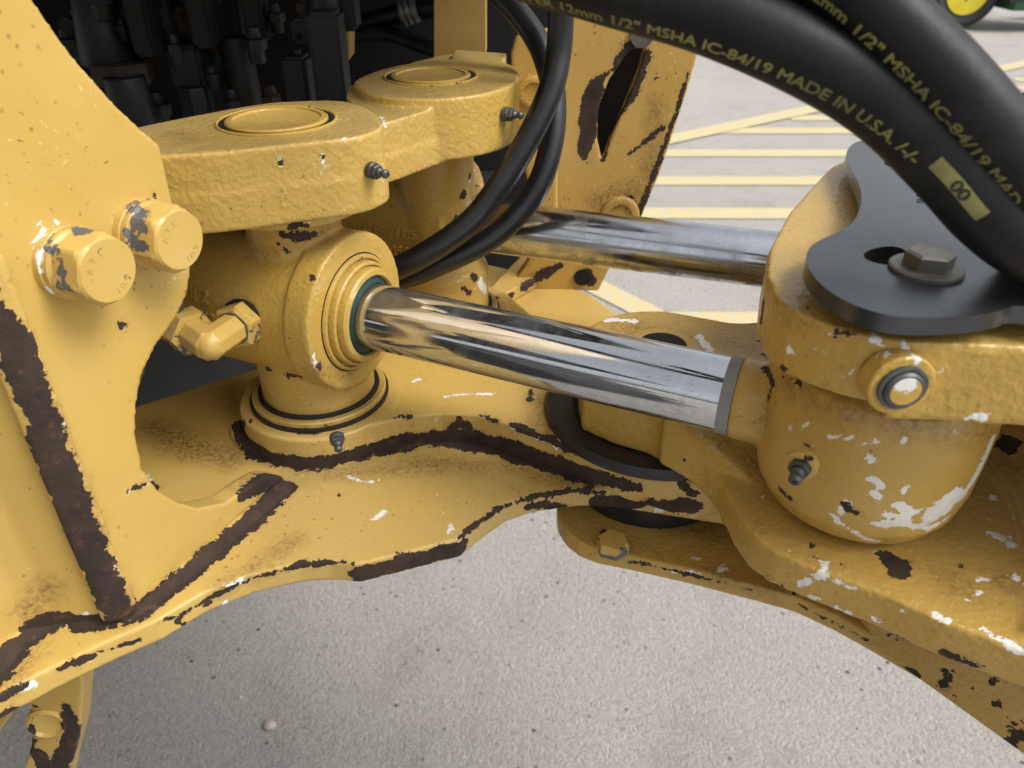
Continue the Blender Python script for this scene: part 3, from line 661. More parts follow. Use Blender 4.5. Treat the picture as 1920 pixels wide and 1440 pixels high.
# ================================================================== STEERING CYLINDERS
R0 = Vector((-.0886, .4216, .932)); RD = Vector((.911, -.4105, 0)).normalized()
EYEC = Vector((.1728, .3035, 0))
def steering_cylinder(label, pin, o, d, rodlen, chrome_mat, near):
    root = empty('steering_cylinder', (pin.x, pin.y, ZL), label, 'hydraulic cylinder', 'steering cylinders across the joint')
    d = Vector(d).normalized(); ax = d; ms = []
    bm = NB()
    cyl(bm, o-d*.20, o-d*.014, .0472, n=96)
    lathe(bm, o-d*.040, d, [(.0470, .014), (.0494, .016), (.0496, .031), (.0488, .033)], 96)
    pz = Vector((pin.x, pin.y, 0))
    lathe(bm, pz+Vector((0, 0, .866)), (0, 0, 1), [(.0372, 0), (.0372, .035), (.030, .05), (.028, .12), (.028, .134)], 72)
    if near:                                       # port boss that carries the elbow
        pb = dp(452, 600, .462); cyl(bm, pb+Vector((.0, .028, 0)), pb+Vector((-.001, .004, -.001)), .015, .0115)
    barrel = vox('barrel', bm, .0012, M['cyl'], root, 4); ms.append(barrel)
    bm = NB()
    lathe(bm, o-d*.0090, d, [(.0365, 0), (.0365, .0032), (.0358, .0042), (.0342, .0042), (.0336, .0026), (.0328, .0026), (.0325, .0072), (.0317, .0080), (.0306, .0080), (.0302, .0064), (.0297, .0064), (.0294, .0118), (.0284, .0130), (.0254, .0130), (.0248, .0120), (.0246, .006), (.0246, 0)], 96, loop=True)
    gl = B('gland', bm, M['cyl'], root); ms.append(gl)
    bm = NB(); lathe(bm, o-d*.0078, d, [(.0374, 0), (.0374, .0010), (.0362, .0010), (.0362, 0)], 96, loop=True); B('gland_groove', bm, M['black'], root)
    bm = NB(); lathe(bm, o-d*.0105, d, [(.0246, 0), (.0246, .0122), (.0222, .0130), (.0203, .0142), (.0201, 0)], 96, loop=True); B('wiper_seal', bm, M['green'], root)
    bm = NB(); cyl(bm, o-d*.03, o+d*rodlen, .020, n=96); B('rod', bm, chrome_mat, root)
    if near:
        e = o+d*rodlen
        bm = NB(); lathe(bm, e-d*.0052, d, [(.0203, 0), (.0203, .0060), (.0197, .0062)], 96); B('bare_ring', bm, M['grey'], root)
        bm = NB()
        lathe(bm, e, d, [(.0206, .0008), (.0212, .004), (.0215, .024)], 72)
        c = EYEC
        lathe(bm, (c.x, c.y, 0), (0, 0, 1), [(.026, .8885), (.036, .8905), (.0425, .8955), (.0475, .9045), (.0500, .9170), (.0508, .9350), (.0510, .9520), (.0500, .9620), (.0468, .9690), (.040, .9720)], 96)
        # flat cheek where the shank runs into the eye
        cc = Vector((.1395, .3185, .932)); sx = RD; sy = Vector((.411, .911, 0))
        for k in range(2):
            prism(bm, [cc+sy*a+Vector((0, 0, b)) for a, b in ((-.024, -.022), (-.030, .0), (-.030, .020), (-.02, .032), (.02, .032), (.03, .02), (.03, -.02), (.02, -.03), (-.012, -.033))], sx*.03)
        eye = vox('rod_eye', bm, .0012, M['eye'], root, 5); ms.append(eye)
        g = grease(dp(1502, 872, .314), (-.50, -.86, -.04), .86, root, 'nip', 'eye'); ms.append(g)
        # elbow fitting with its two nuts
        P0, P1, P2 = dp(455, 604, .452), dp(393, 646, .426), dp(332, 606, .446)
        e1, e2_ = (P1-P0).normalized(), (P2-P1).normalized()
        bm = NB(); hexa(bm, P0, e1, .0240, .0095, R(20)); el = B('elbow_fitting', bm, M['bolt'], root, R(20))
        bm = NB(); lathe(bm, P0-e1*.002, e1, [(.0140, 0), (.0140, .0022)], 48); B('washer', bm, M['black'], el)
        bm = NB(); lathe(bm, P0+e1*.0075, e1, [(.0100, 0), (.0100, .0026)], 48); B('washer', bm, M['zinc'], el)
        bm = NB()
        for a, b, v in ((P0+e1*.009, P1+e1*.0015, e1), (P1-e2_*.0015, P1+e2_*.0165, e2_)):
            x, y, z = frame(v); h = .0088
            q = [a+x*h*cos(pi/8+k*pi/4)*1.08+y*h*sin(pi/8+k*pi/4)*1.08 for k in range(8)]
            prism(bm, q, b-a)
        bmesh.ops.create_icosphere(bm, subdivisions=3, radius=.0086, matrix=Matrix.Translation(P1))
        ms.append(vox('elbow_body', bm, .0007, M['bolt'], el, 2))
        bm = NB(); hexa(bm, P1+e2_*.0165, e2_, .0235, .014, R(5)); B('hex_nut', bm, M['bolt'], el, R(20))
        bm = NB(); lathe(bm, P1+e2_*.0150, e2_, [(.0088, 0), (.0088, .0016)], 40); B('washer', bm, M['cyl'], el)
        bm = NB(); tube(bm, catmull([P1+e2_*.03, P1+e2_*.05, P1+e2_*.07+Vector((0, .03, .03)), P1+e2_*.08+Vector((0, .08, .06))]), .008, 16); B('pipe', bm, M['black'], el)
    # cast lettering on the barrel
    pth = Path([o-d*.2, o-d*.01])
    if near:
        wrap_text('raised_lettering', '0F2', .0120, pth, .2-.098, -.22, .0474, M['cyl'], root, .0013, bold=.0003)
        wrap_text('raised_lettering', '91762', .0095, pth, .2-.100, -.50, .0474, M['cyl'], root, .0013, bold=.0003)
    else:
        wrap_text('raised_lettering', 'MADE IN USA', .0098, pth, .2-.081, -.26, .0474, M['cyl'], root, .0013, bold=.0003)
        wrap_text('raised_lettering', '30598', .0110, pth, .2-.056, -.56, .0474, M['cyl'], root, .0013, bold=.0003)
    return root, ms
r1, ms1 = steering_cylinder('nearer steering cylinder with a bright polished rod running into a white-scuffed yellow eye', PIN1, R0, RD, .2225, M['chrome'], True)
O2 = Vector((-.030, .5765, .931)); 
r2, ms2 = steering_cylinder('farther steering cylinder with a brown-stained rod passing behind the looped hoses', PIN2, O2, (.952, -.305, 0), .30, M['chrome2'], False)
mesh_only = lambda L: [m for m in L if m.type == 'MESH']
strokes_wear(r1, mesh_only(ms1), rust=[
  ([(584, 520)], 7), ([(590, 680), (600, 690)], [5, 6]), ([(668, 484), (676, 486)], 2), ([(530, 440), (560, 445), (590, 440)], [7, 9, 5]), ([(500, 690), (560, 705), (640, 712)], 1), ([(1434, 690), (1450, 720), (1440, 745)], [7, 6, 3]),
  ([(1466, 920), (1480, 935)], [8, 7]), ([(1588, 950), (1600, 962)], [5, 6]), ([(1518, 838)], 4), ([(1636, 846)], 5), ([(1520, 860)], 3), ([(1424, 890), (1432, 905)], 3), ([(540, 470), (520, 455)], 1), ([(1500, 720), (1470, 706)], 2)],
  primer=[([(1860, 825), (1842, 870), (1822, 905)], [9, 17, 13]), ([(1755, 962), (1780, 940), (1802, 930)], [27, 31, 17]), ([(1740, 990), (1770, 975)], 8), ([(1560, 970), (1590, 990), (1625, 1010)], [4, 8, 8]), ([(1640, 982), (1690, 980), (1740, 988)], [7, 12, 9]), ([(1680, 945), (1700, 955), (1720, 960)], [4, 8, 6]),
   ([(1635, 860), (1632, 870)], 6), ([(1575, 960), (1590, 945)], 5), ([(1700, 1020), (1706, 1025)], 5), ([(1645, 1015), (1560, 975)], [6, 3]), ([(1660, 965), (1700, 970)], [5, 7]), ([(1640, 900), (1650, 912)], 6), ([(1695, 925), (1700, 915)], 3), ([(1610, 835), (1640, 830)], 2), ([(1550, 820), (1600, 822)], [1.5, 2]), ([(1470, 805), (1480, 800)], 4), ([(1640, 925), (1650, 932)], 5), ([(1500, 805), (1512, 795)], 2), ([(1425, 760), (1430, 770)], 1),
   ([(595, 682), (585, 668)], 5), ([(648, 540), (650, 548)], 2), ([(645, 560)], 2), ([(1690, 830), (1695, 825)], 2)],
  dirt=[([(1470, 715), (1522, 742), (1600, 768), (1700, 792), (1850, 815)], 3), ([(600, 700), (660, 700)], 5), ([(1430, 800), (1440, 760)], 3), ([(1500, 990), (1600, 1025)], 1), ([(480, 470), (600, 440)], 3)])  # the long stroke paints grime and shadow together in the seam under the lug
strokes_wear(r2, mesh_only(ms2), rust=[([(905, 300), (925, 310), (920, 340)], [8, 9, 6]), ([(870, 360), (865, 370)], 5), ([(880, 330)], 3), ([(890, 520), (930, 500), (920, 480)], [8, 9, 8]), ([(856, 400), (852, 420)], 3), ([(870, 540), (880, 550)], 6)],
  primer=[([(900, 530), (910, 545)], 8), ([(890, 318), (880, 340)], 2)], dirt=[([(900, 330), (880, 390)], 8)])

# ================================================================== FRONT FRAME
FF = empty('front_frame', (.20, .40, .793), 'golden yellow cast front frame with thick lugs and white scuffs on the right', 'machine frame')
fr = []
low_px = [(1090, 805), (1150, 832), (1214, 851), (1256, 874), (1300, 906), (1337, 945), (1357, 985), (1378, 1027), (1403, 1062), (1440, 1090), (1495, 1115), (1641, 1173), (1745, 1223), (1920, 1290), (2080, 1350)]
lp = [(p.x, p.y) for p in hzl(low_px, .868)]
lp += [(.5, .13), (.5, .62), (.22, .62), (.19, .50), (.165, .458), (.150, .455)] + arc(PIV, .052, 65, 180, 16)
bm = NB(); slab(bm, lp, .867, .888)
pb = [(p.x, p.y) for p in hzl([(1090, 805), (1150, 832), (1214, 851), (1256, 874), (1300, 906)], .868)] + [(.135, .36), (.16, .40), (.165, .458), (.150, .455)] + arc(PIV, .052, 65, 180, 16)
slab(bm, pb, .870, .909)
for k in range(16):                                 # the top face falls from the pivot lug to the eye pocket
    f = k/15; q = [(.085+.045*f, .352-.045*f), (.135+.045*f, .330), (.165+.04*f, .36+.05*f), (.165+.02*f, .455), (.10, .46)]
    slab(bm, q, .87, .909-.021*f)
# rim along the outer edge and wall climbing at the right
slab(bm, [(.215, .215), (.30, .155), (.5, .06), (.5, .62), (.29, .62), (.262, .42), (.255, .30), (.235, .24)], .87, .893)
for k in range(7):
    f = k/6; slab(bm, [(.256+.03*f, .24-.03*f), (.5, .08), (.5, .62), (.28+.03*f, .62), (.262+.03*f, .42)], .88, .893+.09*f*f)
fr.append(vox('lower_lug', bm, .0017, M['front'], FF, 12))
bm = NB(); z = .9085
lathe(bm, (PIV[0], PIV[1], z), (0, 0, 1), [(.0240, -.002), (.0240, .0018), (.0225, .0028), (.0150, .0028), (.0140, .0018), (.0140, -.002)], 72, loop=True); fr.append(B('pivot_ring', bm, M['front'], FF)); dense(fr[-1], 1)
bm = NB(); lathe(bm, (PIV[0], PIV[1], z), (0, 0, 1), [(.0148, -.001), (.0148, .0026), (.0003, .0026)], 48); B('bore_shade_disc', bm, M['dark'], FF)  # dark disc on solid metal, painted for the shade in the bore
bm = NB(); lathe(bm, (PIV[0], PIV[1], ZP-.001), (0, 0, 1), [(.073, 0), (.0735, .0035), (.0715, .007), (.060, .0075), (.055, .0065), (.05, 0)], 120, loop=True); B('pivot_seal', bm, M['rubber'], FF)
bm = NB(); lathe(bm, (PIV[0], PIV[1], .806), (0, 0, 1), [(.055, 0), (.056, .008), (.055, .017), (.02, .017), (.02, 0)], 96, loop=True); B('lower_seal', bm, M['rubber'], FF)
# lower plate with its bolt
l2 = [(p.x, p.y) for p in hzl([(1043, 962), (1046, 985), (1060, 1008), (1085, 1029), (1120, 1043), (1182, 1055), (1300, 1082), (1412, 1111), (1495, 1134), (1578, 1173), (1703, 1244), (1828, 1315), (1920, 1367), (2080, 1460)], .800)] + [(.5, .16), (.5, .6), (.12, .52), (.05, .45), (.035, .40)]
bm = NB(); slab(bm, l2, .7925, .8055); fr.append(vox('lower_plate', bm, .0014, M['front'], FF, 5))
bm = NB(); slab(bm, [(.26, .20), (.5, .10), (.5, .55), (.14, .47), (.16, .40), (.20, .28)], .80, .872); B('rib_wall', bm, M['front'], FF)
bm = NB(); c = hz(1148, 1030, .8055); hexa(bm, c, (0, 0, 1), .0178, .0085, R(8)); fr.append(B('hex_bolt', bm, M['bolt'], FF, R(20))); dense(fr[-1], 3)
# upper lug
up_px = [(1437, 520), (1441, 470), (1462, 430), (1480, 398), (1530, 342), (1560, 312), (1592, 298), (1625, 290)]
ul = [(p.x, p.y) for p in hzl(up_px, 1.021)] + [(.26, .52), (.5, .60), (.5, .20)] + [(p.x, p.y) for p in hzl([(2050, 660), (1920, 655), (1800, 648), (1700, 645), (1620, 632), (1550, 612), (1490, 588), (1456, 562)], 1.021)]
bm = NB(); slab(bm, ul[::-1], .9955, 1.0215)
slab(bm, [(.15, .40), (.5, .40)] + [(p.x, p.y) for p in hzl([(2050, 660), (1920, 655), (1800, 648), (1700, 645)], 1.021)] + [(.145, .27)], .9890, .9975)
fr.append(vox('upper_lug', bm, .0015, M['front'], FF, 7))
bm = NB(); box(bm, (.42, .42, .93), (.06, 0, 0), (0, .16, 0), (0, 0, .062)); B('rib_wall', bm, M['front'], FF)
# tower plates of the front frame, beyond the right edge
bm = NB(); bev_box(bm, (2.6, .30, .92), (.45, 0, 0), (0, .22, 0), (0, 0, .22), .02); B('loader_tower', bm, M['bodyy'], FF)
# bolt through the front face of the lug
NF = Vector((.03, -1, .0)).normalized(); c = dp(1686, 720, .2655)
bm = NB(); lathe(bm, c, NF, [(.0116, -.006), (.0116, .0010), (.0110, .0018), (.009, .0018)], 72); wb = B('pin_retainer', bm, M['front'], FF); fr.append(wb); dense(wb, 1)
bm = NB(); lathe(bm, c+NF*.0017, NF, [(.0085, 0), (.0085, .0014), (.0075, .0018), (.0072, .0018), (.0070, .0006)], 64); B('snap_ring', bm, M['nip'], wb)
for a in (25, 75):
    bm = NB(); x, y, z = frame(NF); lathe(bm, c+NF*.0017+(x*cos(R(a))+y*sin(R(a)))*.0068, NF, [(.0016, 0), (.0016, .0018)], 16); B('ring_ear', bm, M['nip'], wb)
bm = NB(); lathe(bm, c+NF*.0012, NF, [(.0069, 0), (.0068, .0028), (.0060, .0036), (.0002, .0036)], 64); B('pin_end', bm, M['nip'], wb)
bm = NB(); lathe(bm, c+NF*.0012, NF, [(.0054, 0), (.0053, .0039), (.0002, .0041)], 64); pe = B('painted_cap', bm, M['eye'], wb); dense(pe, 2); fr.append(pe)
rust = [([(1432, 665), (1470, 700), (1522, 728), (1590, 750)], 1.5), ([(1280, 900), (1292, 912)], [8, 7]), ([(1283, 862)], 4), ([(1665, 1050), (1690, 1062), (1680, 1075)], [22, 24, 16]), ([(1440, 1080), (1470, 1100), (1490, 1112)], 4), ([(1800, 1245), (1780, 1232)], 7), ([(1600, 1015 + 50)], 0.1),  # the thin stroke under the lug paints seam shadow along with chipped edges
 ([(1515, 580)], 4), ([(1522, 1022)], 3), ([(1525, 1045)], 3), ([(1800, 1062), (1802, 1064)], 5), ([(1290, 440), (1291, 441)], .1), ([(1880, 825), (1900, 835)], [14, 18]), ([(1180, 1052), (1300, 1078), (1410, 1108)], .6), ([(1124, 1030), (1122, 1010), (1135, 996)], [9, 8, 5]), ([(1130, 1045), (1150, 1050), (1170, 1040)], [10, 10, 8]), ([(1165, 1010), (1168, 1030)], 3), ([(1840, 1250), (1770, 1225)], [2, 8]), ([(1500, 1135), (1640, 1210), (1760, 1280)], .8),  # wide spot right of the eye is a hole's shade painted as rust
 ([(1570, 625), (1600, 632)], .3), ([(1580, 1060), (1584, 1063)], .2), ([(1470, 600 + 95), (1500, 712), (1540, 722)], 2), ([(1432, 560), (1428, 600), (1424, 640)], [2, 3, 2])]
primer = [([(1100, 605), (1140, 600), (1190, 602)], [8, 10, 6]), ([(1310, 630), (1330, 655)], [7, 9]), ([(1590, 640), (1600, 636)], 3), ([(1635, 625), (1640, 635)], 6), ([(1645, 645), (1650, 650)], 5), ([(1685, 645), (1700, 655)], 3), ([(1760, 700), (1765, 695)], 6), ([(1820, 785), (1850, 782)], 4), ([(1602, 700), (1580, 705)], 2), ([(1530, 650), (1545, 655)], 3),
 ([(1500, 1095), (1515, 1088)], 7), ([(1530, 1080), (1550, 1070)], [7, 8]), ([(1460, 1066), (1490, 1070)], 3), ([(1540, 1055), (1560, 1065)], 4), ([(1570, 1090), (1600, 1100)], 3), ([(1640, 1125), (1700, 1150)], [3, 1.5]), ([(1840, 1180), (1880, 1200), (1920, 1222)], [5, 6, 4]), ([(1750, 1150), (1780, 1165)], 5), ([(1810, 1130), (1850, 1100)], .1), ([(1570, 1140), (1590, 1150)], 4), ([(1520, 1120), (1530, 1125)], 4), ([(1650, 1165), (1640, 1160)], 3),
 ([(1470, 1020), (1480, 1028)], 3), ([(1430, 930)], .1), ([(1860, 1000), (1880, 1010)], 6), ([(1900, 1080), (1912, 1090)], 8), ([(1350, 1070), (1360, 1065)], 6), ([(1300, 1045), (1310, 1048)], 4), ([(1260, 1070), (1330, 1078)], 2), ([(1600, 1230), (1640, 1250)], 1.5), ([(1700, 1270), (1760, 1300)], 2), ([(1780, 1060 + 180), (1800, 1232 + 15)], 1), ([(1674, 716), (1690, 710), (1704, 720)], 14), ([(1655, 670), (1665, 665)], 4), ([(1720, 670), (1722, 678)], 3), ([(1480, 655), (1485, 660)], 3), ([(1190, 985), (1230, 988)], 1.5), ([(1860, 930), (1870, 950)], 3), ([(1895, 1010), (1900, 1025)], 5), ([(1830, 1090), (1850, 1085)], 3)]
dirt = [([(1780, 1090), (1800, 1100)], 6), ([(1870, 1085), (1880, 1092)], 6), ([(1300, 790), (1350, 830), (1410, 870)], [3, 6, 4]), ([(1240, 985), (1330, 995)], 6), ([(1340, 1080), (1450, 1110)], 2), ([(1860, 860), (1920, 880)], 8), ([(1150, 620), (1200, 612)], 4), ([(1360, 640), (1400, 650)], 4), ([(1480, 560), (1500, 590)], 1)]
strokes_wear(FF, fr, rust, primer, dirt)

# ================================================================== BRACKET PLATE on the upper lug
ZK = 1.0345
BK = empty('bracket_plate', (.17, .28, 1.0218), 'curved black steel bracket plate with slots bolted on top of the golden lug', 'bracket')
bk = [(1585, 292), (1592, 274), (1612, 263), (1640, 262), (1675, 266), (1720, 280), (1780, 310), (1900, 380), (2050, 470), (2080, 560), (2000, 590), (1905, 570), (1880, 582), (1840, 590), (1790, 594), (1730, 596), (1680, 594), (1640, 585), (1600, 572), (1560, 550), (1530, 525), (1513, 500), (1511, 478), (1520, 460), (1545, 446), (1580, 432), (1605, 412), (1616, 380), (1614, 350), (1600, 325)]
bpt = smooth_poly([(p.x, p.y) for p in hzl(bk, ZK)], 2)
def ring2(L, z): return [(p.x, p.y) for p in hzl(L, z)]
slot = ring2([(1661+42*cos(2*pi*i/24), 479+(17+3*cos(2*pi*i/24))*sin(2*pi*i/24)) for i in range(24)], ZK)
hole2 = ring2([(1682+24*cos(2*pi*i/20), 305+9*sin(2*pi*i/20)) for i in range(20)], ZK)
bm = NB()
holed(bm, bpt, [slot, hole2], ZK-.0065, ZK); B('plate', bm, M['brkt'], BK, R(30))
bm = NB(); lathe(bm, (.2, .26, 1.0216), (0, 0, 1), [(.012, 0), (.012, .0064)], 32); B('spacer', bm, M['black'], BK)
bm = NB(); lathe(bm, (.21, .39, 1.0216), (0, 0, 1), [(.012, 0), (.012, .0064)], 32); B('spacer', bm, M['black'], BK)
c = hz(1736, 506, ZK)
bm = NB(); lathe(bm, c, (0, 0, 1), [(.0128, 0), (.0128, .0012), (.0120, .0018), (.006, .0018)], 56); B('washer', bm, M['zinc'], BK)
bm = NB(); hexa(bm, c+Vector((0, 0, .0018)), (0, 0, 1), .0150, .0056, R(14)); B('hex_bolt', bm, M['zinc'], BK, R(20))
p_ = hz(1718, 352, ZK+.0001); q_ = hz(1722, 432, ZK+.0001); dx = (q_-p_).normalized(); 
flat_text('stamped_number', '1103-45', .0066, p_-Vector((0, 0, .0002)), dx, Vector((-dx.y, dx.x, 0)), M['black'], BK, .0003, .00005)

# ================================================================== HOSES
def hose(label, pts, r, mat, group=None, n=32, seg=14):
    P = catmull([dp(*p) for p in pts], seg); e = empty('hydraulic_hose', P[0], label, 'hose', group)
    bm = NB(); tube(bm, P, r, n); B('hose_tube', bm, mat, e, True); return e, Path(P)
hA, pA = hose('big black hose with yellow print and a 00 label arching lowest across the top right', [(560, -190, .34), (800, -120, .29), (960, -76, .262), (1140, -27, .246), (1332, 28, .238), (1528, 113, .235), (1664, 199, .236), (1779, 311, .238), (1858, 400, .243), (1940, 462, .25), (2080, 520, .265)], .0117, M['hose'], 'big printed hoses at the top right')
hB, pB = hose('big black hose with yellow print arching above its twin into the top right corner', [(1180, -300, .26), (1380, -150, .235), (1560, -48, .228), (1650, 27, .226), (1752, 123, .226), (1850, 232, .228), (1930, 330, .234), (1990, 430, .245)], .0112, M['hose'], 'big printed hoses at the top right')
def q_at(path, px):                                   # arc length where the hose crosses a photo column
    best = None
    for i in range(801):
        q = path.len*i/800; c, _ = path.at(q); v = c-EYE; f = v.y*cos(PITCH)-v.z*sin(PITCH); x = 960+FOC*v.x/f
        if best is None or abs(x-px) < best[0]: best = (abs(x-px), q)
    return best[1]
qa0, qa1 = q_at(pA, 1000), q_at(pA, 1738)
thA = lambda q: -.95+.52*max(0, min(1.25, (q-qa0)/(qa1-qa0)))**1.3
wrap_text('printed_lettering', 'OPER 12mm 1/2" MSHA IC-84/19 MADE IN U.S.A. /-/-', .0054, pA, qa0, thA, .01178, M['print'], hA, .00003, width=qa1-qa0, bold=.00011)
wrap_text('printed_lettering', 'MAX', .0054, pA, qa0-.0175, thA, .01178, M['print'], hA, .00003, bold=.00011)
# label patch with 00
qa2, qa3 = q_at(pA, 1752), q_at(pA, 1832)
bm = NB(); nu, nv = 24, 8
g = [[bm.verts.new(on_round(pA, qa2+(qa3-qa2)*i/nu, -.16+.38*(j/nv-.5), .01178+.00004, EYE)) for j in range(nv+1)] for i in range(nu+1)]
for i in range(nu):
    for j in range(nv): bm.faces.new((g[i][j], g[i+1][j], g[i+1][j+1], g[i][j+1]))
B('label_patch', bm, M['print'], hA, True)
wrap_text('label_lettering', '00', .0050, pA, qa2+(qa3-qa2)*.36, -.165, .01178+.00012, M['black'], hA, .00003, bold=.0002, width=.0066)
qb0 = q_at(pB, 1545); qb1 = q_at(pB, 1935)
wrap_text('printed_lettering', 'R 12mm 1/2" MSHA IC-84/19 MAD', .0051, pB, qb0-.006, lambda q: -.60, .01128, M['print'], hB, .00003, width=(qb1-qb0+.004), bold=.00011)
def ferrule(e, path, q, L, r):
    c, t = path.at(q); c1, t1 = path.at(min(q+L, path.len)); bm = NB()
    lathe(bm, c, t, [(r*.9, 0), (r, .001), (r, L*.3), (r*.94, L*.33), (r, L*.36), (r, L*.62), (r*.94, L*.65), (r, L*.68), (r, L), (r*.7, L+.001), (r*.7, L+.01)], 40); B('ferrule', bm, M['black'], e)
    bm = NB(); hexa(bm, c+t*(L+.008), t, r*1.9, .012); B('hex_nut', bm, M['black'], e, R(20))
hE, pE = hose('short black hose end standing at the right edge beside the bracket plate', [(1938, 172, .262), (1942, 260, .265), (1948, 360, .268), (1960, 520, .278)], .0125, M['hose'])
loops = 'pair of looped hoses in front of the farther rod'
hC, pC = hose('front one of the two looped black hoses, hanging from the top centre', [(1060, -180, .46), (1056, -60, .475), (1052, 25, .49), (1048, 94, .50), (1033, 167, .505), (995, 252, .51), (941, 342, .515), (872, 425, .522), (752, 500, .535), (640, 530, .56)], .0084, M['loop'], loops)
hD, pD = hose('rear one of the two looped black hoses, bending behind the other one', [(840, -120, .55), (900, -50, .545), (956, 8, .54), (999, 62, .535), (1024, 115, .53), (1038, 180, .53), (1036, 255, .533), (1016, 333, .537), (981, 390, .54), (918, 448, .545), (831, 492, .55), (755, 520, .558), (640, 540, .58)], .0084, M['loop'], loops)

# ================================================================== VALVES in the bay
VB = empty('hydraulic_valve', (-.2, .70, .90), 'dirty black hydraulic valve bank with hex fittings in the dark bay', 'valve')
def vbox(name, x0, y0, x1, y1, t, depth, mat, lean=0, parent=VB):
    a, b = dp(x0, y1, t), dp(x1, y1, t); top = dp((x0+x1)/2, y0, t); h = (top-(a+b)/2)
    z = Vector((0, 0, (dp(x0, y0, t)-a).length*1.05)); bm = NB(); w = (b-a)/2
    bev_box(bm, (a+b)/2+z/2+Vector((0, depth/2, 0)), w, (0, depth/2, 0), z/2+Vector((lean, 0, 0)), .003); return B(name, bm, mat, parent)
def vcyl(name, x, y0, y1, rpx, t, mat, prof=None, n=48, r2=None, parent=VB):
    a = dp(x, y1, t); L = (dp(x, y0, t)-a).length*1.08; r = rpx*t/FOC; bm = NB()
    lathe(bm, a, (0, 0, 1), [(r*.96, 0), (r, .002), (r if r2 is None else r2*t/FOC, L-.002), ((r if r2 is None else r2*t/FOC)*.96, L)], n, phase=.2); return B(name, bm, mat, parent)
vbox('valve_body', 60, -80, 690, -6, .74, .12, M['valve'])
vcyl('spool_housing', 205, 10, 118, 50, .66, M['vblue'], r2=36)
vcyl('housing_ring', 222, 112, 120, 58, .66, M['rusty'])
vcyl('hex_fitting', 236, 121, 156, 56, .66, M['rusty'], n=6)
vcyl('hose_end', 258, 156, 245, 40, .66, M['vblue'], r2=36)
vbox('spool_block', 252, -20, 292, 108, .63, .03, M['valve'])
vcyl('port_boss', 260, -40, 14, 46, .65, M['rusty'], r2=30)
vbox('spool_block', 362, -20, 402, 92, .64, .03, M['valve'])
vcyl('port_boss', 370, -40, 8, 44, .66, M['valve'])
vcyl('spool_housing', 320, 0, 95, 34, .68, M['valve'], r2=30)
vbox('coil_block', 325, 96, 385, 170, .67, .04, M['vblue'])
vcyl('hex_fitting', 372, 170, 225, 26, .68, M['vblue'], n=6)
vbox('spool_block', 462, -20, 500, 82, .66, .03, M['valve'])
vcyl('hose_end', 462, 88, 200, 32, .70, M['valve'], r2=28)
vbox('spool_block', 425, -20, 455, 80, .70, .03, M['valve'])
vcyl('hose_end', 420, 100, 210, 22, .72, M['valve'])
vbox('coil_block', 595, 50, 652, 215, .62, .03, M['vblue'])
vbox('coil_block', 541, 120, 585, 215, .64, .03, M['vblue'])
vbox('valve_ear', 548, 42, 594, 84, .63, .010, M['vblue'])
bm = NB(); c = dp(561, 68, .627); lathe(bm, c, (0, -1, 0), [(.003, 0), (.003, .0012), (.0002, .0012)], 24); B('ear_hole_shade', bm, M['dark'], VB)  # dark disc painted for the shade of the hole in the ear
vcyl('solenoid', 622, -30, 40, 40, .63, M['vblue'], r2=34)
vbox('coil_block', 640, -40, 668, 60, .62, .03, M['valve'])
bm = NB(); c = dp(128, 44, .66); hexa(bm, c, (.2, -1, .1), .012, .006); B('hex_bolt', bm, M['valve'], VB, R(20))
bm = NB(); box(bm, dp(248, 200, .70), (.002, 0, 0), (0, .002, 0), (0, 0, .03)); B('clip', bm, M['cyl'], VB)
for k, (x, y, rp, t, mt) in enumerate([(150, 30, 15, .64, 'rusty'), (190, 6, 26, .62, 'valve'), (330, 100, 20, .655, 'vblue'), (410, 100, 17, .68, 'rusty'), (300, 215, 24, .69, 'vblue'), (440, 205, 22, .69, 'vblue'), (510, 196, 20, .68, 'rusty'), (518, 40, 18, .66, 'valve'), (575, 22, 20, .63, 'rusty'), (340, 40, 16, .66, 'rusty'), (480, 92, 22, .655, 'vblue'), (560, 118, 14, .635, 'vblue'), (232, 60, 14, .64, 'valve'), (130, 90, 20, .68, 'vblue'), (398, 150, 14, .665, 'valve')]):
    a = dp(x, y, t); q = rp*t/FOC; bm = NB(); hexa(bm, a, (0, 0, 1), q*1.7, q*.9, k*.4); lathe(bm, a-Vector((0, 0, q*1.1)), (0, 0, 1), [(q*.62, 0), (q*.70, q*.2), (q*.70, q*1.1)], 20)
    lathe(bm, a+Vector((0, 0, q*.8)), (0, 0, 1), [(q*.55, 0), (q*.6, q*.3), (q*.45, q*.9)], 20); B('fitting', bm, M[mt], VB, R(25))
bhose = 'dark hoses deep in the bay'
def bay_hose(label, pts, r):
    P = catmull([dp(*p) for p in pts], 10); e = empty('hydraulic_hose', P[0], label, 'hose', bhose); bm = NB(); tube(bm, P, r, 20); B('hose_tube', bm, M['hose'], e, True)
    return e
bay_hose('thin dark hose rising behind the upper casting deep in the bay', [(640, 70, .85), (720, 62, .84), (800, 88, .82), (880, 112, .80), (930, 140, .80)], .008)
e = bay_hose('dark hose with a ribbed metal end at the top of the bay', [(600, 60, .90), (700, 40, .86), (770, 20, .83), (850, 6, .80), (930, -20, .78)], .011)
bm = NB(); a = dp(752, 26, .825); b_ = dp(790, 14, .82); lathe(bm, a, b_-a, [(.013, 0), (.0145, .003), (.013, .006), (.0145, .009), (.013, .012), (.0145, .015), (.013, .02)], 32); B('ferrule', bm, M['nip'], e)

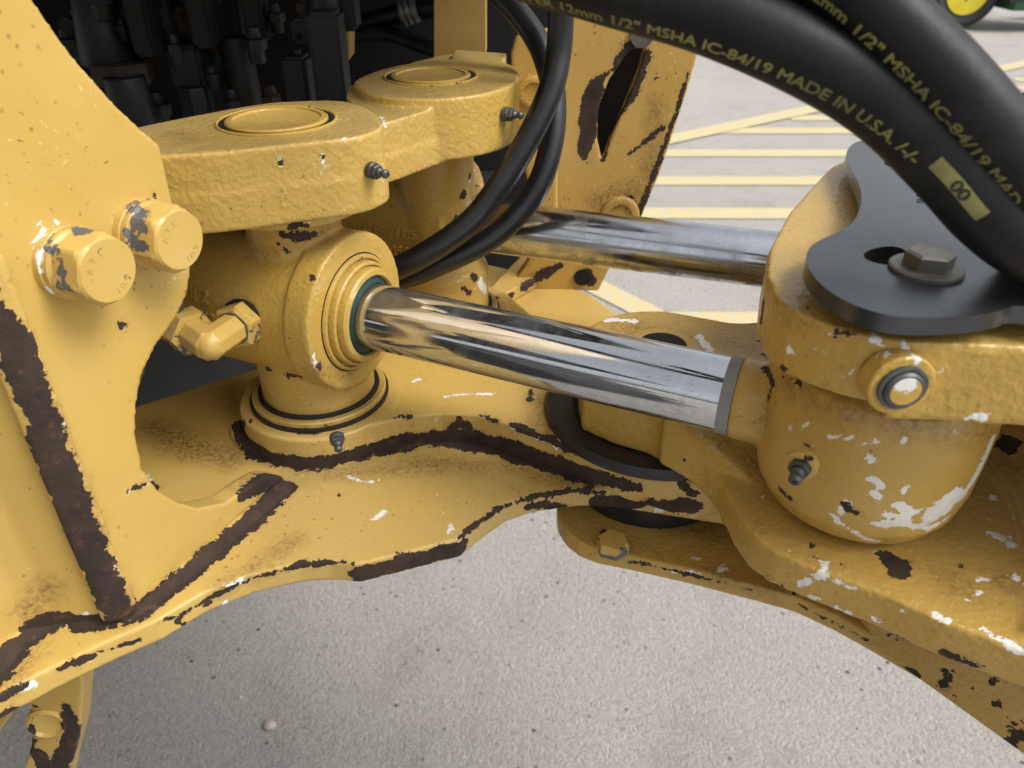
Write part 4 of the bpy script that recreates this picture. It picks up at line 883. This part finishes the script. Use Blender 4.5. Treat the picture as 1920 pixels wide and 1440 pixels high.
# ================================================================== WHEELS of the loader (the farther one shows dark under the frame)
def wheel(name, label, c, r, w, rimm, group):
    root = empty(name, (c[0], c[1], 0), label, 'wheel', group); bm = NB()
    lathe(bm, (c[0], c[1]-w/2, c[2]), (0, 1, 0), [(r*.55, .01), (r*.80, 0), (r*.95, w*.10), (r*.97, w*.25), (r*.97, w*.75), (r*.95, w*.90), (r*.80, w), (r*.55, w-.01)], 64, loop=True); B('tyre', bm, M['tyre'], root)
    bm = NB(); nb = 22
    for k in range(nb):
        for s in (-1, 1):
            a = 2*pi*(k+(.5 if s > 0 else 0))/nb; ca = Vector((cos(a), 0, sin(a))); ta = Vector((-sin(a), 0, cos(a)))
            box(bm, Vector(c)+ca*r*.975+Vector((0, s*w*.24, 0)), ta*.028*r/.5, Vector((0, w*.24, 0))+ta*.03, ca*r*.035)
    B('tread', bm, M['tyre'], root)
    bm = NB(); lathe(bm, (c[0], c[1]-w*.42, c[2]), (0, 1, 0), [(r*.2, .05), (r*.45, .06), (r*.50, 0), (r*.56, 0), (r*.56, w*.84), (r*.5, w*.84), (r*.2, w*.6)], 48); B('rim', bm, rimm, root)
    return root
wheel('loader_wheel', 'dark rear tyre of the machine seen through the gap below the elbow fitting', (-.95, 1.42, .52), .52, .38, M['rim'], 'wheels of the machine')
wheel('loader_wheel', 'nearer rear tyre of the machine beyond the left edge of the picture', (-.92, -.28, .52), .52, .38, M['rim'], 'wheels of the machine')

# ================================================================== MOWER at the top right
g0 = hz(1788, 54, 0)
MW = empty('riding_mower', (g0.x, g0.y, 0), 'green riding mower with a yellow-rimmed black wheel parked on the concrete', 'mower')
bm = NB(); rr = .345; c = Vector((g0.x, g0.y, rr))
lathe(bm, c+Vector((0, -.1, 0)), (0, 1, 0), [(rr*.58, .02), (rr*.8, 0), (rr*.96, .03), (rr, .07), (rr, .17), (rr*.96, .21), (rr*.8, .24), (rr*.58, .22)], 64, loop=True); wh = B('wheel', bm, M['tyre'], MW)
bm = NB(); lathe(bm, c+Vector((0, -.095, 0)), (0, 1, 0), [(rr*.60, 0), (rr*.585, .012), (rr*.50, .02), (rr*.34, .03), (rr*.30, .012), (rr*.1, .012), (.002, .0)][::-1], 56); B('rim', bm, M['rim'], wh)
for k in range(5):
    a = 2*pi*k/5-.4; bm = NB(); lathe(bm, c+Vector((cos(a)*rr*.2, -.10, sin(a)*rr*.2)), (0, 1, 0), [(.012, 0), (.012, .03)], 12); B('rim_hole_shade', bm, M['dark'], wh)  # dark plugs painted for the shade in the rim openings
bm = NB(); bev_box(bm, c+Vector((.75, .05, .02)), (.45, 0, 0), (0, .35, 0), (0, 0, .10), .03); B('mower_deck', bm, M['deck'], MW)
bm = NB(); bev_box(bm, c+Vector((.72, .02, -.10)), (.36, 0, 0), (0, .30, 0), (0, 0, .05), .02); B('deck_skirt', bm, M['mgreen'], MW)
bm = NB(); bev_box(bm, c+Vector((.55, .35, .42)), (.7, 0, 0), (0, .25, 0), (0, 0, .22), .06); B('body', bm, M['mgreen'], MW)
for dx_, dy_, r_ in ((.05, .75, .30), (1.35, .1, .2), (1.35, .65, .2)):
    bm = NB(); lathe(bm, (c.x+dx_, c.y+dy_-.1, r_), (0, 1, 0), [(r_*.5, 0), (r_*.95, .02), (r_, .1), (r_*.95, .2), (r_*.5, .22)], 40); B('wheel', bm, M['tyre'], MW)
bm = NB(); bev_box(bm, (c.x-.52, c.y+.5, .20), (.18, 0, 0), (0, .12, 0), (0, 0, .2), .02)
tag(B('plastic_bin', bm, M['lite'], None), 'pale grey plastic bin standing left of the mower wheel', 'bin')

# wear defaults for painted meshes that took no part in a survey
for o in COL.objects:
    if o.type == 'MESH':
        for k in ('rust', 'primer', 'dirt'):
            if k not in o.data.attributes and o.data.materials and o.data.materials[0] and 'paint' in o.data.materials[0].name:
                o.data.attributes.new(k, 'FLOAT', 'POINT').data.foreach_set('value', np.full(len(o.data.vertices), .03, 'f'))
